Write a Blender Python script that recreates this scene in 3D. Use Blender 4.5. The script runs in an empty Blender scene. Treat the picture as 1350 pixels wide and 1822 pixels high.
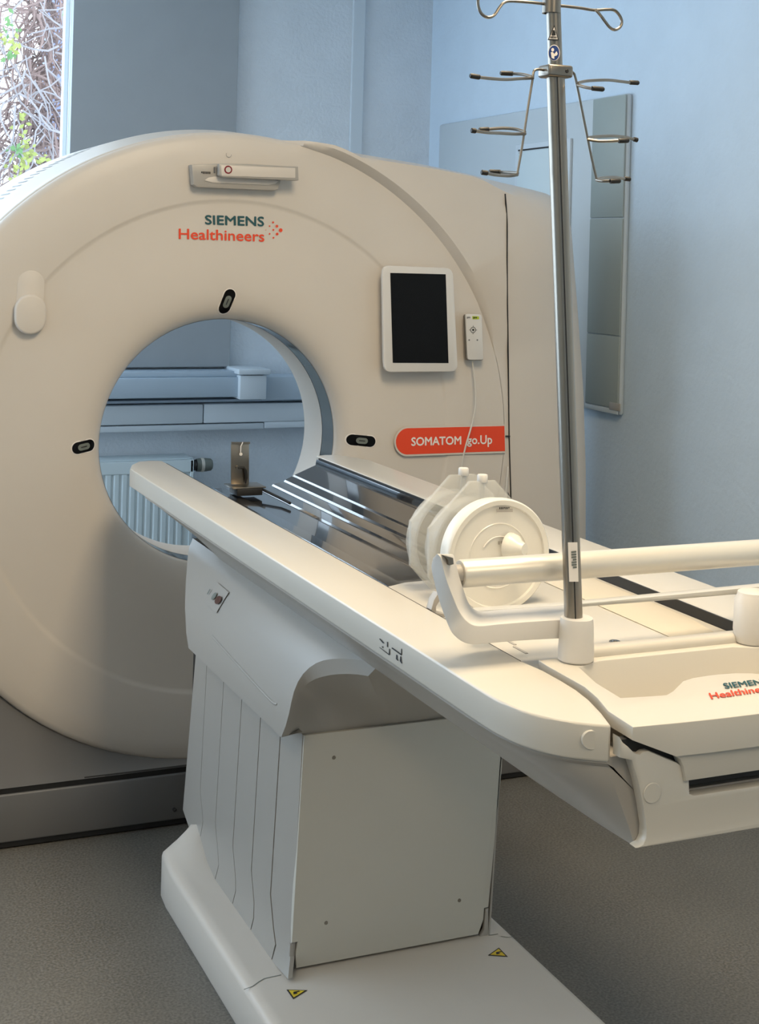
import bpy, bmesh, math, random
from mathutils import Vector, Matrix, noise
random.seed(4)
sc = bpy.context.scene
# ------------------------------------------------------------------ camera
F = 2524.38
RX = [[0.9168833, 0.0249342, 0.3983757], [-0.3982266, -0.0109004, 0.9172223], [0.0272126, -0.9996297, -6.49e-05]]
RM = Matrix(RX)                    # world = RM @ (image right, image down, forward)
CAM = Vector((-1.26024, -3.98372, 1.55200))
cam = bpy.data.cameras.new('camera'); co = bpy.data.objects.new('camera', cam)
sc.collection.objects.link(co); sc.camera = co
right, down, fwd = RM.col[0], RM.col[1], RM.col[2]
m4 = Matrix.Identity(4)
for i in range(3):
    m4[i][0] = right[i]; m4[i][1] = -down[i]; m4[i][2] = -fwd[i]; m4[i][3] = CAM[i]
co.matrix_world = m4
cam.sensor_fit = 'VERTICAL'; cam.sensor_height = 36.0; cam.lens = F/1822*36
cam.shift_y = -457/1822; cam.clip_start = .05; cam.clip_end = 200
# ------------------------------------------------------------------ view, world, lights
sc.view_settings.view_transform = 'Standard'; sc.view_settings.look = 'None'
sc.view_settings.exposure = 0.0; sc.view_settings.gamma = 1; sc.view_settings.use_curve_mapping = False
w = bpy.data.worlds.new('sky'); sc.world = w; w.use_nodes = True
bg = w.node_tree.nodes['Background']; bg.inputs[0].default_value = (.74, .87, 1.0, 1); bg.inputs[1].default_value = 5.7

def area(name, loc, rot, sx, sy, power, col, portal=False):
    l = bpy.data.lights.new(name, 'AREA'); l.shape = 'RECTANGLE'; l.size = sx; l.size_y = sy
    l.energy = power; l.color = col
    if portal: l.cycles.is_portal = True
    o = bpy.data.objects.new(name, l); sc.collection.objects.link(o); o.location = loc; o.rotation_euler = rot
    return o
WARM = (1.0, .80, .54); DAY = (.62, .80, 1.0)
LAMPS = [(-.1, -2.2), (-.1, -4.6), (-2.1, -3.4)]
LAMP_W = [54, 24, 22]
area('window_portal', (-1.55, 2.02, 1.93), (-math.pi/2, 0, 0), 2.9, 1.7, 1, (1, 1, 1), portal=True)
area('unseen_window_portal', (-3.18, .55, 1.6), (0, -math.pi/2, 0), 2.0, 2.5, 1, (1, 1, 1), portal=True)

# ------------------------------------------------------------------ helpers
def at(px, py, x=None, y=None, z=None):
    """point of the photographed place seen at (px, py), on a plane x=, y= or z="""
    d = RM @ Vector((px-675, py-454, F))
    v, i = (x, 0) if x is not None else (y, 1) if y is not None else (z, 2)
    return CAM + d*((v-CAM[i])/d[i])

def mat(name, col, rough=.5, metal=0, spec=.5, bump=0, bscale=60, var=0, vscale=8, coat=0, alpha=1, trans=0, sub=0):
    m = bpy.data.materials.new(name); m.use_nodes = True
    nt = m.node_tree; b = nt.nodes['Principled BSDF']
    b.inputs['Base Color'].default_value = (*col, 1); b.inputs['Roughness'].default_value = rough
    b.inputs['Metallic'].default_value = metal; b.inputs['Specular IOR Level'].default_value = spec
    b.inputs['Coat Weight'].default_value = coat; b.inputs['Alpha'].default_value = alpha
    b.inputs['Transmission Weight'].default_value = trans
    tc = nt.nodes.new('ShaderNodeTexCoord')
    if var:
        n = nt.nodes.new('ShaderNodeTexNoise'); n.inputs['Scale'].default_value = vscale; n.inputs['Detail'].default_value = 4
        nt.links.new(tc.outputs['Object'], n.inputs['Vector'])
        r = nt.nodes.new('ShaderNodeMapRange'); r.inputs[3].default_value = 1-var; r.inputs[4].default_value = 1+var
        r.inputs[1].default_value = .3; r.inputs[2].default_value = .7
        nt.links.new(n.outputs['Fac'], r.inputs[0])
        mx = nt.nodes.new('ShaderNodeVectorMath'); mx.operation = 'SCALE'; mx.inputs[0].default_value = col
        nt.links.new(r.outputs[0], mx.inputs['Scale']); nt.links.new(mx.outputs[0], b.inputs['Base Color'])
    if bump:
        n = nt.nodes.new('ShaderNodeTexNoise'); n.inputs['Scale'].default_value = bscale; n.inputs['Detail'].default_value = 6
        nt.links.new(tc.outputs['Object'], n.inputs['Vector'])
        bp = nt.nodes.new('ShaderNodeBump'); bp.inputs['Strength'].default_value = bump; bp.inputs['Distance'].default_value = .01
        nt.links.new(n.outputs['Fac'], bp.inputs['Height']); nt.links.new(bp.outputs[0], b.inputs['Normal'])
    return m
M = dict(
 white=mat('white_plastic', (.68, .66, .63), .38, var=.01),
 gwhite=mat('gantry_plastic', (.645, .59, .525), .42, var=.01),
 cream=mat('cream_plastic', (.62, .59, .53), .3),
 ltgrey=mat('light_grey_plastic', (.39, .365, .33), .35),
 grey=mat('dark_grey_paint', (.13, .13, .13), .45),
 glass_grey=mat('smoked_band', (.12, .14, .15), .08),
 blk=mat('black_gap', (.008, .008, .008), .6),
 carbon=mat('carbon_laminate', (.012, .012, .014), .13, coat=1.0),
 rubber=mat('black_rubber', (.012, .012, .012), .55),
 steel=mat('stainless_steel', (.31, .28, .24), .3, metal=1),
 steeld=mat('dark_steel', (.30, .27, .23), .3, metal=1),
 screen=mat('screen_glass', (.003, .003, .0035), .25, spec=.15),
 wall=mat('blue_wall_paint', (.60, .72, .84), .75, bump=.25, bscale=45, var=.02),
 wallb=mat('pale_blue_plaster', (.70, .76, .82), .8, bump=.45, bscale=60, var=.03),
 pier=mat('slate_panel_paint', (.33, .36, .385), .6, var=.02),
 duct=mat('duct_plastic', (.46, .56, .66), .45),
 duct2=mat('duct_plastic_pale', (.62, .69, .75), .45),
 ceil=mat('ceiling_paint', (.78, .77, .75), .9),
 red=mat('red_print', (.80, .06, .012), .5),
 teal=mat('teal_print', (.006, .075, .09), .5),
 ink=mat('black_print', (.012, .012, .012), .5),
 prt=mat('white_print', (.85, .8, .75), .5),
 yellow=mat('yellow_print', (.75, .55, .03), .5),
 lime=mat('lime_print', (.45, .55, .02), .5),
 blue=mat('blue_print', (.015, .05, .22), .4),
 redbtn=mat('dark_red_button', (.22, .012, .02), .3),
 redblack=mat('dark_button_plastic', (.05, .006, .008), .3),
 plate=mat('clear_acrylic', (.70, .70, .66), .2, alpha=.33),
 phantom=mat('milky_acrylic', (.82, .80, .74), .25, alpha=.88),
 panel=mat('panel_enamel', (.60, .575, .51), .45),
 alu=mat('brushed_white_aluminium', (.72, .69, .62), .3, metal=.25),
 beige=mat('beige_pad', (.62, .56, .45), .6),
 rad=mat('radiator_enamel', (.62, .72, .76), .4),
 valve=mat('valve_plastic', (.16, .18, .16), .4),
 cab=mat('cabinet_enamel', (.54, .61, .66), .45),
 cabg=mat('cabinet_grey', (.33, .38, .37), .5),
 frame=mat('window_frame_white', (.75, .82, .85), .4),
 bark=mat('creeper_bark', (.22, .145, .125), .8, var=.3, vscale=5),
 barkp=mat('pale_bark', (.27, .24, .24), .8),
 leafy=mat('yellow_leaf', (.26, .28, .06), .6),
 leafg=mat('green_leaf', (.10, .20, .06), .6),
 facade=mat('lavender_facade', (.18, .20, .30), .9, var=.15, vscale=2),
)
def floor_mat():
    m = mat('speckled_vinyl', (.105, .10, .09), .42, bump=.06, bscale=300)
    nt = m.node_tree; b = nt.nodes['Principled BSDF']; tc = nt.nodes.new('ShaderNodeTexCoord')
    n = nt.nodes.new('ShaderNodeTexNoise'); n.inputs['Scale'].default_value = 170; n.inputs['Detail'].default_value = 3
    n2 = nt.nodes.new('ShaderNodeTexNoise'); n2.inputs['Scale'].default_value = 3; n2.inputs['Detail'].default_value = 5
    nt.links.new(tc.outputs['Object'], n.inputs['Vector']); nt.links.new(tc.outputs['Object'], n2.inputs['Vector'])
    a = nt.nodes.new('ShaderNodeMath'); a.operation = 'MULTIPLY_ADD'; a.inputs[1].default_value = .25
    nt.links.new(n2.outputs['Fac'], a.inputs[0]); nt.links.new(n.outputs['Fac'], a.inputs[2])
    r = nt.nodes.new('ShaderNodeValToRGB'); e = r.color_ramp.elements
    e[0].position = .45; e[0].color = (.085, .081, .071, 1); e[1].position = .8; e[1].color = (.175, .167, .147, 1)
    nt.links.new(a.outputs[0], r.inputs[0]); nt.links.new(r.outputs[0], b.inputs['Base Color'])
    return m
M['floor'] = floor_mat()
def glass_mat():
    m = bpy.data.materials.new('window_glass'); m.use_nodes = True; nt = m.node_tree; nt.nodes.clear()
    o = nt.nodes.new('ShaderNodeOutputMaterial'); t = nt.nodes.new('ShaderNodeBsdfTransparent'); g = nt.nodes.new('ShaderNodeBsdfGlossy')
    g.inputs['Roughness'].default_value = .02; t.inputs[0].default_value = (.95, .98, 1, 1)
    mx = nt.nodes.new('ShaderNodeMixShader'); mx.inputs[0].default_value = .06
    nt.links.new(t.outputs[0], mx.inputs[1]); nt.links.new(g.outputs[0], mx.inputs[2]); nt.links.new(mx.outputs[0], o.inputs[0])
    return m
M['glass'] = glass_mat()
def lamp_mat():
    m = bpy.data.materials.new('lamp_diffuser'); m.use_nodes = True; nt = m.node_tree; b = nt.nodes['Principled BSDF']
    b.inputs['Emission Color'].default_value = (*WARM, 1); b.inputs['Emission Strength'].default_value = 4
    return m

def thing(name, label, cat, loc=(0, 0, 0), group=None):
    o = bpy.data.objects.new(name, None); sc.collection.objects.link(o); o.location = loc
    o['label'] = label; o['category'] = cat; o.empty_display_size = .1
    if group: o['group'] = group
    return o
def tag(o, label, cat, group=None):
    o['label'] = label; o['category'] = cat
    if group: o['group'] = group
    return o
def link(name, me, m, parent=None, smooth=True, label=None, ang=35):
    o = bpy.data.objects.new(name, me); sc.collection.objects.link(o)
    if m: me.materials.append(M[m] if isinstance(m, str) else m)
    if parent:
        o.parent = parent
        off = Vector()
        p = parent
        while p: off += p.location; p = p.parent
        me.transform(Matrix.Translation(-off))
    if smooth:
        for p in me.polygons: p.use_smooth = True
        me.set_sharp_from_angle(angle=math.radians(ang))
    if label: o['label'] = label
    return o
def obj(name, bm, m, parent=None, smooth=True, label=None, ang=35):
    bmesh.ops.remove_doubles(bm, verts=bm.verts, dist=1e-6)
    bmesh.ops.recalc_face_normals(bm, faces=bm.faces)
    me = bpy.data.meshes.new(name); bm.to_mesh(me); bm.free()
    return link(name, me, m, parent, smooth, label, ang)
def box(bm, a, b, bev=0, seg=2):
    a = Vector(a); b = Vector(b)
    r = bmesh.ops.create_cube(bm, size=1)
    for v in r['verts']: v.co = Vector([a[i]+(v.co[i]+.5)*(b[i]-a[i]) for i in range(3)])
    if bev:
        es = list({e for v in r['verts'] for e in v.link_edges})
        bmesh.ops.bevel(bm, geom=es, offset=bev, segments=seg, profile=.5, affect='EDGES')
    return bm
def bx(a, b, bev=0, seg=2): return box(bmesh.new(), a, b, bev, seg)
def prism(bm, poly, vec, bev=0, seg=2):
    """poly: coplanar 3D points, extruded by vec"""
    vec = Vector(vec); vs = [bm.verts.new(Vector(p)) for p in poly]; ws = [bm.verts.new(Vector(p)+vec) for p in poly]
    n = len(vs); fs = [bm.faces.new(vs), bm.faces.new(ws[::-1])]
    for i in range(n): fs.append(bm.faces.new((vs[i], ws[i], ws[(i+1) % n], vs[(i+1) % n])))
    bmesh.ops.recalc_face_normals(bm, faces=fs)
    if bev:
        es = set(fs[0].edges) | set(fs[1].edges)
        bmesh.ops.bevel(bm, geom=list(es), offset=bev, segments=seg, profile=.5, affect='EDGES', clamp_overlap=True)
    return bm
def grid(bm, rows, closed=False, cap=False):
    vr = [[bm.verts.new(Vector(p)) for p in r] for r in rows]
    for a, b in zip(vr, vr[1:]):
        n = len(a)
        for i in range(n if closed else n-1):
            j = (i+1) % n
            try: bm.faces.new((a[i], a[j], b[j], b[i]))
            except ValueError: pass
    if cap: bm.faces.new(vr[0][::-1]); bm.faces.new(vr[-1])
    return bm
def tube(bm, pts, r, n=12, cap=True):
    pts = [Vector(p) for p in pts]; rows = []
    rs = r if isinstance(r, (list, tuple)) else [r]*len(pts)
    t0 = (pts[1]-pts[0]).normalized(); u = t0.orthogonal().normalized()
    for i, p in enumerate(pts):
        t = (pts[min(i+1, len(pts)-1)]-pts[max(i-1, 0)]).normalized()
        u = (u-t*u.dot(t)).normalized(); v = t.cross(u)
        rows.append([p+(u*math.cos(a)+v*math.sin(a))*rs[i] for a in [2*math.pi*k/n for k in range(n)]])
    grid(bm, rows, closed=True, cap=cap); return bm
def smoothline(pts, k=6):
    pts = [Vector(p) for p in pts]; out = []
    for i in range(len(pts)-1):
        p0 = pts[max(i-1, 0)]; p1 = pts[i]; p2 = pts[i+1]; p3 = pts[min(i+2, len(pts)-1)]
        for j in range(k):
            t = j/k
            out.append(.5*((2*p1)+(p2-p0)*t+(2*p0-5*p1+4*p2-p3)*t*t+(3*p1-p0-3*p2+p3)*t**3))
    out.append(pts[-1]); return out
def lathe(bm, prof, axis, org, n=48):
    """prof (r, h) around axis vector at org"""
    ax = Vector(axis).normalized(); u = ax.orthogonal().normalized(); v = ax.cross(u); org = Vector(org)
    rows = [[org+ax*h+(u*math.cos(a)+v*math.sin(a))*max(r, 1e-5) for a in [2*math.pi*k/n for k in range(n)]] for r, h in prof]
    grid(bm, rows, closed=True); return bm
def poly_face(bm, pts):
    bm.faces.new([bm.verts.new(Vector(p)) for p in pts]); return bm
def text_mesh(name, txt, quad, m, parent, bold=.0, lift=None, label=None):
    """lettering filling the quad TL, TR, BL, BR"""
    c = bpy.data.curves.new('lettering', 'FONT'); c.body = txt; c.size = 1; c.resolution_u = 3
    o = bpy.data.objects.new('lettering', c); me = bpy.data.meshes.new_from_object(o)
    bpy.data.objects.remove(o); bpy.data.curves.remove(c)
    xs = [v.co.x for v in me.vertices]; ys = [v.co.y for v in me.vertices]
    x0, x1, y0, y1 = min(xs), max(xs), min(ys), max(ys)
    TL, TR, BL, BR = [Vector(q) for q in quad]
    for v in me.vertices:
        s = (v.co.x-x0)/(x1-x0); t = (v.co.y-y0)/(y1-y0)
        v.co = (BL*(1-s)+BR*s)*(1-t)+(TL*(1-s)+TR*s)*t
        if lift: v.co = lift(v.co)
    me.materials.clear()
    if bold:                       # heavier strokes: shifted copies of the same outlines
        ux = (TR-TL).normalized(); uy = (TL-BL).normalized(); hh_ = (TL-BL).length
        bm = bmesh.new(); bm.from_mesh(me); g0 = bm.verts[:]+bm.edges[:]+bm.faces[:]
        un = ux.cross(uy); un = un if un.dot(fwd) < 0 else -un; q_ = 0
        for a_, b_ in ((-1, 0), (1, 0), (0, 1), (0, -1)):
            q_ += 1
            r_ = bmesh.ops.duplicate(bm, geom=g0)
            for v in r_['geom']:
                if isinstance(v, bmesh.types.BMVert): v.co += (ux*a_+uy*b_)*hh_*bold+un*.00012*q_
        bm.to_mesh(me); bm.free()
    return link(name, me, m, parent, smooth=False, label=label)
def fine_print(name, n_, quad, m, parent):
    """a row of tiny printed marks too small to read"""
    TL, TR, BL, BR = [Vector(q) for q in quad]; bm = bmesh.new(); rnd = random.Random(n_)
    for i in range(n_):
        a, b = i/n_, (i+.72)/n_; lo = rnd.choice((0, 0, .25))
        poly_face(bm, [BL.lerp(BR, a).lerp(TL.lerp(TR, a), lo), BL.lerp(BR, b).lerp(TL.lerp(TR, b), lo), TL.lerp(TR, b), TL.lerp(TR, a)])
    return obj(name, bm, m, parent, smooth=False)
def struct(name, bm, m, smooth=False):
    o = obj(name, bm, m, smooth=smooth); o['kind'] = 'structure'; return o

from mathutils.bvhtree import BVHTree
def hit(o, px, py, off=.001):
    """where the line of sight through (px, py) meets the surface of o, lifted off it"""
    vs = [o.matrix_world @ v.co if not o.parent else v.co+o.parent.location+(o.parent.parent.location if o.parent.parent else Vector()) for v in o.data.vertices]
    bv = BVHTree.FromPolygons(vs, [list(p.vertices) for p in o.data.polygons])
    d = (RM @ Vector((px-675, py-454, F))).normalized(); loc, nor, i, dist = bv.ray_cast(CAM, d)
    if loc is None: return None
    if nor.dot(d) > 0: nor = -nor
    return loc+nor*off

# ------------------------------------------------------------------ room
XR, YB, XL, YF, H = 1.60, 2.05, -3.2, -6.2, 2.9
struct('floor', bx((XL-.1, YF-.1, -.1), (XR+.1, YB+.1, 0)), 'floor')
struct('ceiling', bx((XL-.1, YF-.1, H), (XR+.1, YB+.1, H+.1)), 'ceil')
struct('wall_right', bx((XR, YF-.1, 0), (XR+.1, YB+.1, H)), 'wall')
struct('wall_front', bx((XL-.1, YF-.1, 0), (XR, YF, H)), 'wall')
bm = bmesh.new()                                      # left wall with an unseen window opening, shaped to light the right wall
WL = (-.7, 1.8, .6, 2.6)                              # y0, y1, z0, z1
box(bm, (XL-.1, YF, 0), (XL, WL[0], H)); box(bm, (XL-.1, WL[1], 0), (XL, YB+.1, H))
box(bm, (XL-.1, WL[0], 0), (XL, WL[1], WL[2])); box(bm, (XL-.1, WL[0], WL[3]), (XL, WL[1], H))
struct('wall_left', bm, 'wall')
WB = (-3.05, at(127, 150, y=2.0).x, 1.1, 2.75)         # back window x0, x1, z0, z1
bm = bmesh.new()
box(bm, (XL, YB, 0), (WB[0], YB+.1, H)); box(bm, (WB[1], YB, 0), (XR, YB+.1, H))
box(bm, (WB[0], YB, 0), (WB[1], YB+.1, WB[2])); box(bm, (WB[0], YB, WB[3]), (WB[1], YB+.1, H))
struct('wall_back', bm, 'wallb')
def window(name, plane, a0, a1, z0, z1, fixed):
    f = bmesh.new(); g = bmesh.new(); t = .035
    def P(u, z, d): return (u, fixed+d, z) if plane == 'y' else (fixed+d, u, z)
    def bb(b, u0, u1, w0, w1, d0, d1): box(b, P(u0, w0, d0), P(u1, w1, d1), .003)
    bb(f, a0, a0+t, z0, z1, 0, .05); bb(f, a1-t*.55, a1, z0, z1, 0, .05); bb(f, a0, a1, z0, z0+t, 0, .05); bb(f, a0, a1, z1-t, z1, 0, .05)
    mid = a0+(a1-a0)*.42; bb(f, mid-t/2, mid+t/2, z0, z1, 0, .05)
    o = struct(name, f, 'frame'); box(g, P(a0+.005, z0+.005, .02), P(a1-.005, z1-.005, .026))
    p = obj('window_pane', g, 'glass', o, smooth=False)
window('window_1', 'y', *WB, YB+.02)
window('unseen_window_2', 'x', *WL, XL-.06)
# slate panel beside the window
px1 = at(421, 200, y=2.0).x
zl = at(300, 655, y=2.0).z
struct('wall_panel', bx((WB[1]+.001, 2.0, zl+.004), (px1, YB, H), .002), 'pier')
# narrow boxing on the back wall
x0 = at(626, 150, y=2.03).x; x1 = at(647, 150, y=2.03).x
struct('trim_1', bx((x0, 2.03, 0), (x1, YB, H), .002), 'duct2')
# baseboard
struct('baseboard_right', bx((XR-.015, YF, 0), (XR, YB, .08), .003), 'grey')
for i, ((lx, ly), pw) in enumerate(zip(LAMPS, LAMP_W)):
    area('ceiling_lamp_light', (lx, ly, H-.075), (0, 0, 0), .6, 1.2, pw, WARM)
    t = thing('ceiling_lamp', ['flat ceiling lamp above the scanner table', 'flat ceiling lamp behind the table foot end', 'flat ceiling lamp near the left wall'][i], 'lamp', (lx, ly, H))
    obj('lamp_housing', bx((lx-.32, ly-.62, H-.06), (lx+.32, ly+.62, H), .005), 'frame', t)
    obj('diffuser', bx((lx-.3, ly-.6, H-.07), (lx+.3, ly+.6, H-.058), .002), 'prt', t)

# ------------------------------------------------------------------ ducts, radiator on the back wall
pz = lambda py, y, px=330: at(px, py, y=y).z
yA = 1.87
t = thing('wall_duct', 'upper blue-grey cable duct on the back wall with a square corner cover', 'cable duct', (0, YB, 1.0))
xa = -1.5; xb = at(430, 690, y=yA).x
bm = bmesh.new(); box(bm, (xa, yA, pz(708, yA)), (xb, YB, pz(672, yA)), .006); box(bm, (xa, yA+.02, pz(672, yA)), (xb, YB, pz(661, yA+.02)), .004)
obj('duct_cover', bm, 'duct', t)
xc = at(474, 690, y=yA-.03).x; xb2 = at(427, 690, y=yA-.03).x
bm = bmesh.new(); box(bm, (xb2, yA-.03, pz(711, yA-.03, 450)), (xc, YB, pz(668, yA-.03, 450)), .004)
box(bm, (xb2-.012, yA-.045, pz(667, yA-.045, 450)), (xc+.012, YB, pz(657, yA-.045, 450)), .005)
obj('corner_cover', bm, 'duct2', t)
bm = bmesh.new(); box(bm, (xc, yA+.03, pz(712, yA+.03, 500)), (XR, YB, pz(670, yA+.03, 500)), .006); obj('duct_cover', bm, 'duct', t)
yL = 1.93
t = thing('wall_duct', 'lower pale cable duct on the back wall under the blue-grey one', 'cable duct', (0, YB, .85))
xm = at(362, 740, y=yL).x
for k, (u, v) in enumerate(((-1.5, xm-.002), (xm+.002, XR))):
    obj('duct_cover', bx((u, yL, pz(754, yL)), (v, YB, pz(720, yL)), .005), 'duct2', t)
obj('duct_base', bx((-1.5, yL+.006, pz(767, yL)), (at(470, 760, y=yL).x, YB, pz(756, yL)), .004), 'duct2', t)
obj('duct_base', bx((at(471, 760, y=yL).x, yL+.004, pz(766, yL)), (XR, YB, pz(754, yL)), .004), 'duct2', t)
obj('duct_lip', bx((-1.5, yL+.03, pz(718, yL)), (XR, YB, pz(713, yL)), .002), 'duct', t)
yR = 1.86
rx1 = at(345, 820, y=yR).x; rz1 = pz(818, yR)
t = thing('radiator', 'pale panel radiator with vertical ribs under the wall ducts', 'radiator', (0, yR, .1))
bm = bmesh.new(); rx0 = -.9; n = int((rx1-rx0-.03)/.034); rows = []
prof = []
for i in range(n):
    u = rx0+.015+i*.034
    prof += [(u, .006), (u+.006, .0), (u+.022, .0), (u+.028, .006)]
za, zb = .10, rz1-.055
grid(bm, [[(u, yR+d+.002, z) for u, d in prof] for z in (za+.03, zb)])
grid(bm, [[(u, yR+d+.002, z) for u, d in prof] for z in (zb, zb+.001)])
box(bm, (rx0, yR, zb), (rx1, yR+.02, rz1), .004); box(bm, (rx0, yR, za), (rx1, yR+.02, za+.03), .004)
box(bm, (rx0, yR+.01, za), (rx0+.012, yR+.02, rz1)); box(bm, (rx1-.014, yR, za), (rx1, yR+.02, rz1), .002)
box(bm, (rx0, yR+.012, za), (rx1, yR+.02, rz1))
obj('front_panel', bm, 'rad', t, ang=20)
obj('radiator_body', bx((rx0, yR+.022, za), (rx1+.006, YB-.03, rz1+.004), .006), 'rad', t)
vz = at(362, 827, y=yR+.06).z; vx = rx1+.01
bm = bmesh.new(); lathe(bm, [(0, 0), (.022, 0), (.024, .02), (0, .022)], (1, 0, 0), (vx, yR+.06, vz), 24); v = obj('valve_collar', bm, 'rubber', t)
bm = bmesh.new(); lathe(bm, [(0, .018), (.027, .018), (.029, .028), (.029, .06), (.026, .082), (.02, .088), (0, .088)], (1, 0, 0), (vx, yR+.06, vz), 28)
vk = obj('valve_knob', bm, 'valve', t)
bm = bmesh.new(); lathe(bm, [(.0293, .036), (.0305, .038), (.0305, .048), (.0293, .05)], (1, 0, 0), (vx, yR+.06, vz), 28); obj('scale_ring', bm, 'cream', vk)

# ------------------------------------------------------------------ wall cabinet on the right wall
t = thing('wall_cabinet', 'tall shallow grey-blue cabinet on the right wall behind the scanner', 'cabinet', (XR, .5, 1.0))
xc0 = 1.575
c_near = at(1108, 460, x=xc0).y; zt = at(1097, 168, x=xc0).z; zb = at(1115, 743, x=xc0).z
c_mid = at(1054, 300, x=xc0).y; c_far = 1.9
obj('cabinet_body', bx((xc0, c_near, zb), (XR, c_far, zt), .012), 'cab', t)
zs = [zt-.004, at(1080, 388, x=xc0).z, at(1080, 596, x=xc0).z, at(1100, 728, x=xc0).z]
for a, b in zip(zs, zs[1:]):
    obj('cover_plate', bx((xc0-.006, c_near+.002, b+.002), (xc0, c_mid, a-.002), .003), 'cabg', t, label='grey-green cover plate')
obj('bottom_strip', bx((xc0-.006, c_near+.002, zb+.004), (xc0, c_mid, zs[-1]-.002), .002), 'cab', t)
w0 = at(1100, 736, x=xc0).y
obj('status_window', bx((xc0-.009, w0-.02, zb+.018), (xc0-.004, w0+.05, zb+.045), .002), 'ltgrey', t)
d0 = at(1019, 250, x=xc0).y; d1 = at(921, 262, x=xc0).y; dz = at(1019, 246, x=xc0).z
dr = obj('cabinet_door', bx((xc0-.012, d0, .95), (xc0, d1, dz), .003), 'duct2', t)
obj('door_panel', bx((xc0-.014, d0+.025, .97), (xc0-.006, d1-.025, dz-.03), .002), 'rad', dr)
obj('door_gap', bx((xc0-.015, d0+.03, dz-.028), (xc0-.011, d1-.03, dz-.022)), 'blk', dr)
for k in (0, 1):
    h = at(931, 272+k*7, x=xc0); obj('lock', bx((xc0-.018, h.y-.008, h.z-.006), (xc0-.01, h.y+.008, h.z+.006), .002), 'ltgrey', dr)

# ------------------------------------------------------------------ outside the window
o = obj('outside_facade', bx((at(82, 100, y=5.4).x, 5.4, -1), (3.5, 5.6, 7)), 'facade', smooth=False); tag(o, 'lavender house wall seen outside behind the creepers', 'house wall')
bm = bmesh.new()
for i in range(520):
    py_ = random.uniform(-60, 420); t_ = py_/340
    p = at(75-30*max(0, t_-.3)+random.gauss(0, 16+22*max(0, t_)), py_, y=4.7+random.uniform(-.2, .25)); pts = [p.copy()]
    d = Vector((random.gauss(0, .5), random.gauss(0, .2), random.choice((-1, 1))*random.uniform(.2, 1))).normalized()
    for k in range(random.randint(4, 9)):
        d = (d+Vector((random.gauss(0, .45), random.gauss(0, .2), random.gauss(-.1, .45)))).normalized()
        p = p+d*random.uniform(.04, .09); pts.append(p.copy())
    r = random.uniform(.003, .010); tube(bm, pts, [r*(1-.6*k/len(pts)) for k in range(len(pts))], 5)
o = obj('creeper_stems', bm, 'bark'); o['kind'] = 'stuff'; tag(o, 'tangle of reddish brown creeper stems outside the window', 'creeper')
bm = bmesh.new()
for i in range(90):
    p = at(random.uniform(-60, 128), random.uniform(-60, 380), y=4.3+random.uniform(-.1, .1)); pts = [p.copy()]
    d = Vector((random.gauss(0, .5), 0, random.uniform(-1, -.1))).normalized()
    for k in range(random.randint(5, 12)):
        d = (d+Vector((random.gauss(0, .35), random.gauss(0, .1), random.gauss(-.05, .3)))).normalized()
        p = p+d*random.uniform(.04, .08); pts.append(p.copy())
    r = random.uniform(.003, .007); tube(bm, pts, [r*(1-.6*k/len(pts)) for k in range(len(pts))], 5)
o = obj('hanging_twigs', bm, 'barkp'); o['kind'] = 'stuff'; tag(o, 'pale bare twigs hanging outside the window', 'twigs')
def leaves(name, m, cents, label):
    bm = bmesh.new()
    for (px, py, s, n) in cents:
        for k in range(n):
            c = at(px+random.gauss(0, s), py+random.gauss(0, s), y=4.2)+Vector((0, random.uniform(-.1, .1), 0))
            a = random.uniform(0, 6.3); L = random.uniform(.025, .05)
            ax = Vector((math.cos(a), random.gauss(0, .3), math.sin(a))).normalized(); sd = ax.cross(Vector((random.gauss(0, .3), 1, random.gauss(0, .3)))).normalized()
            poly_face(bm, [c, c+ax*L*.5+sd*L*.3, c+ax*L, c+ax*L*.5-sd*L*.3])
    o = obj(name, bm, m, smooth=False); o['kind'] = 'stuff'; tag(o, label, 'leaves')
leaves('yellow_leaves', 'leafy', [(27, 75, 7, 10), (8, 70, 4, 5), (40, 215, 5, 9), (42, 290, 9, 22), (55, 275, 8, 14), (28, 310, 6, 12), (75, 283, 5, 8), (40, 248, 6, 8)], 'yellow creeper leaves outside the window')
leaves('green_leaves', 'leafg', [(17, 92, 6, 12), (29, 270, 6, 14), (5, 45, 6, 9), (20, 45, 8, 6), (118, 25, 4, 6)], 'green creeper leaves outside the window')

# ------------------------------------------------------------------ CT scanner gantry
ZC, ZB = .977, .987          # disc centre, bore centre
g = thing('ct_scanner', 'large white ring-shaped CT scanner gantry with a round bore', 'CT scanner', (0, .35, 0))
def bore_y(r):                # front face depth as a function of bore radius
    prof = [(.362, .075), (.366, .055), (.376, .038), (.392, .024), (.42, .012), (.47, .004), (.56, 0), (2, 0)]
    if r <= prof[0][0]: return prof[0][1]
    for (r0, y0), (r1, y1) in zip(prof, prof[1:]):
        if r <= r1:
            t = (r-r0)/(r1-r0); return y0+(y1-y0)*t
def srf(p, off=.0015):
    p = Vector(p); r = math.hypot(p.x, p.z-ZB); return Vector((p.x, bore_y(r)-off, p.z))
N = 192
def ring(cx_, cz_, r, y): return [(cx_+r*math.cos(2*math.pi*k/N), y, cz_+r*math.sin(2*math.pi*k/N)) for k in range(N)]
def lerpring(r, y):          # radius r around bore centre blending to disc centre
    t = min(1, max(0, (r-.45)/.4)); return ring(0, ZB+(ZC-ZB)*t, r, y)
bm = bmesh.new()
def flush(k): a = 360*k/N; a = a if a < 180 else a-360; return max(0, min(1, (a+80)/8))*max(0, min(1, (80-a)/3))
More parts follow.
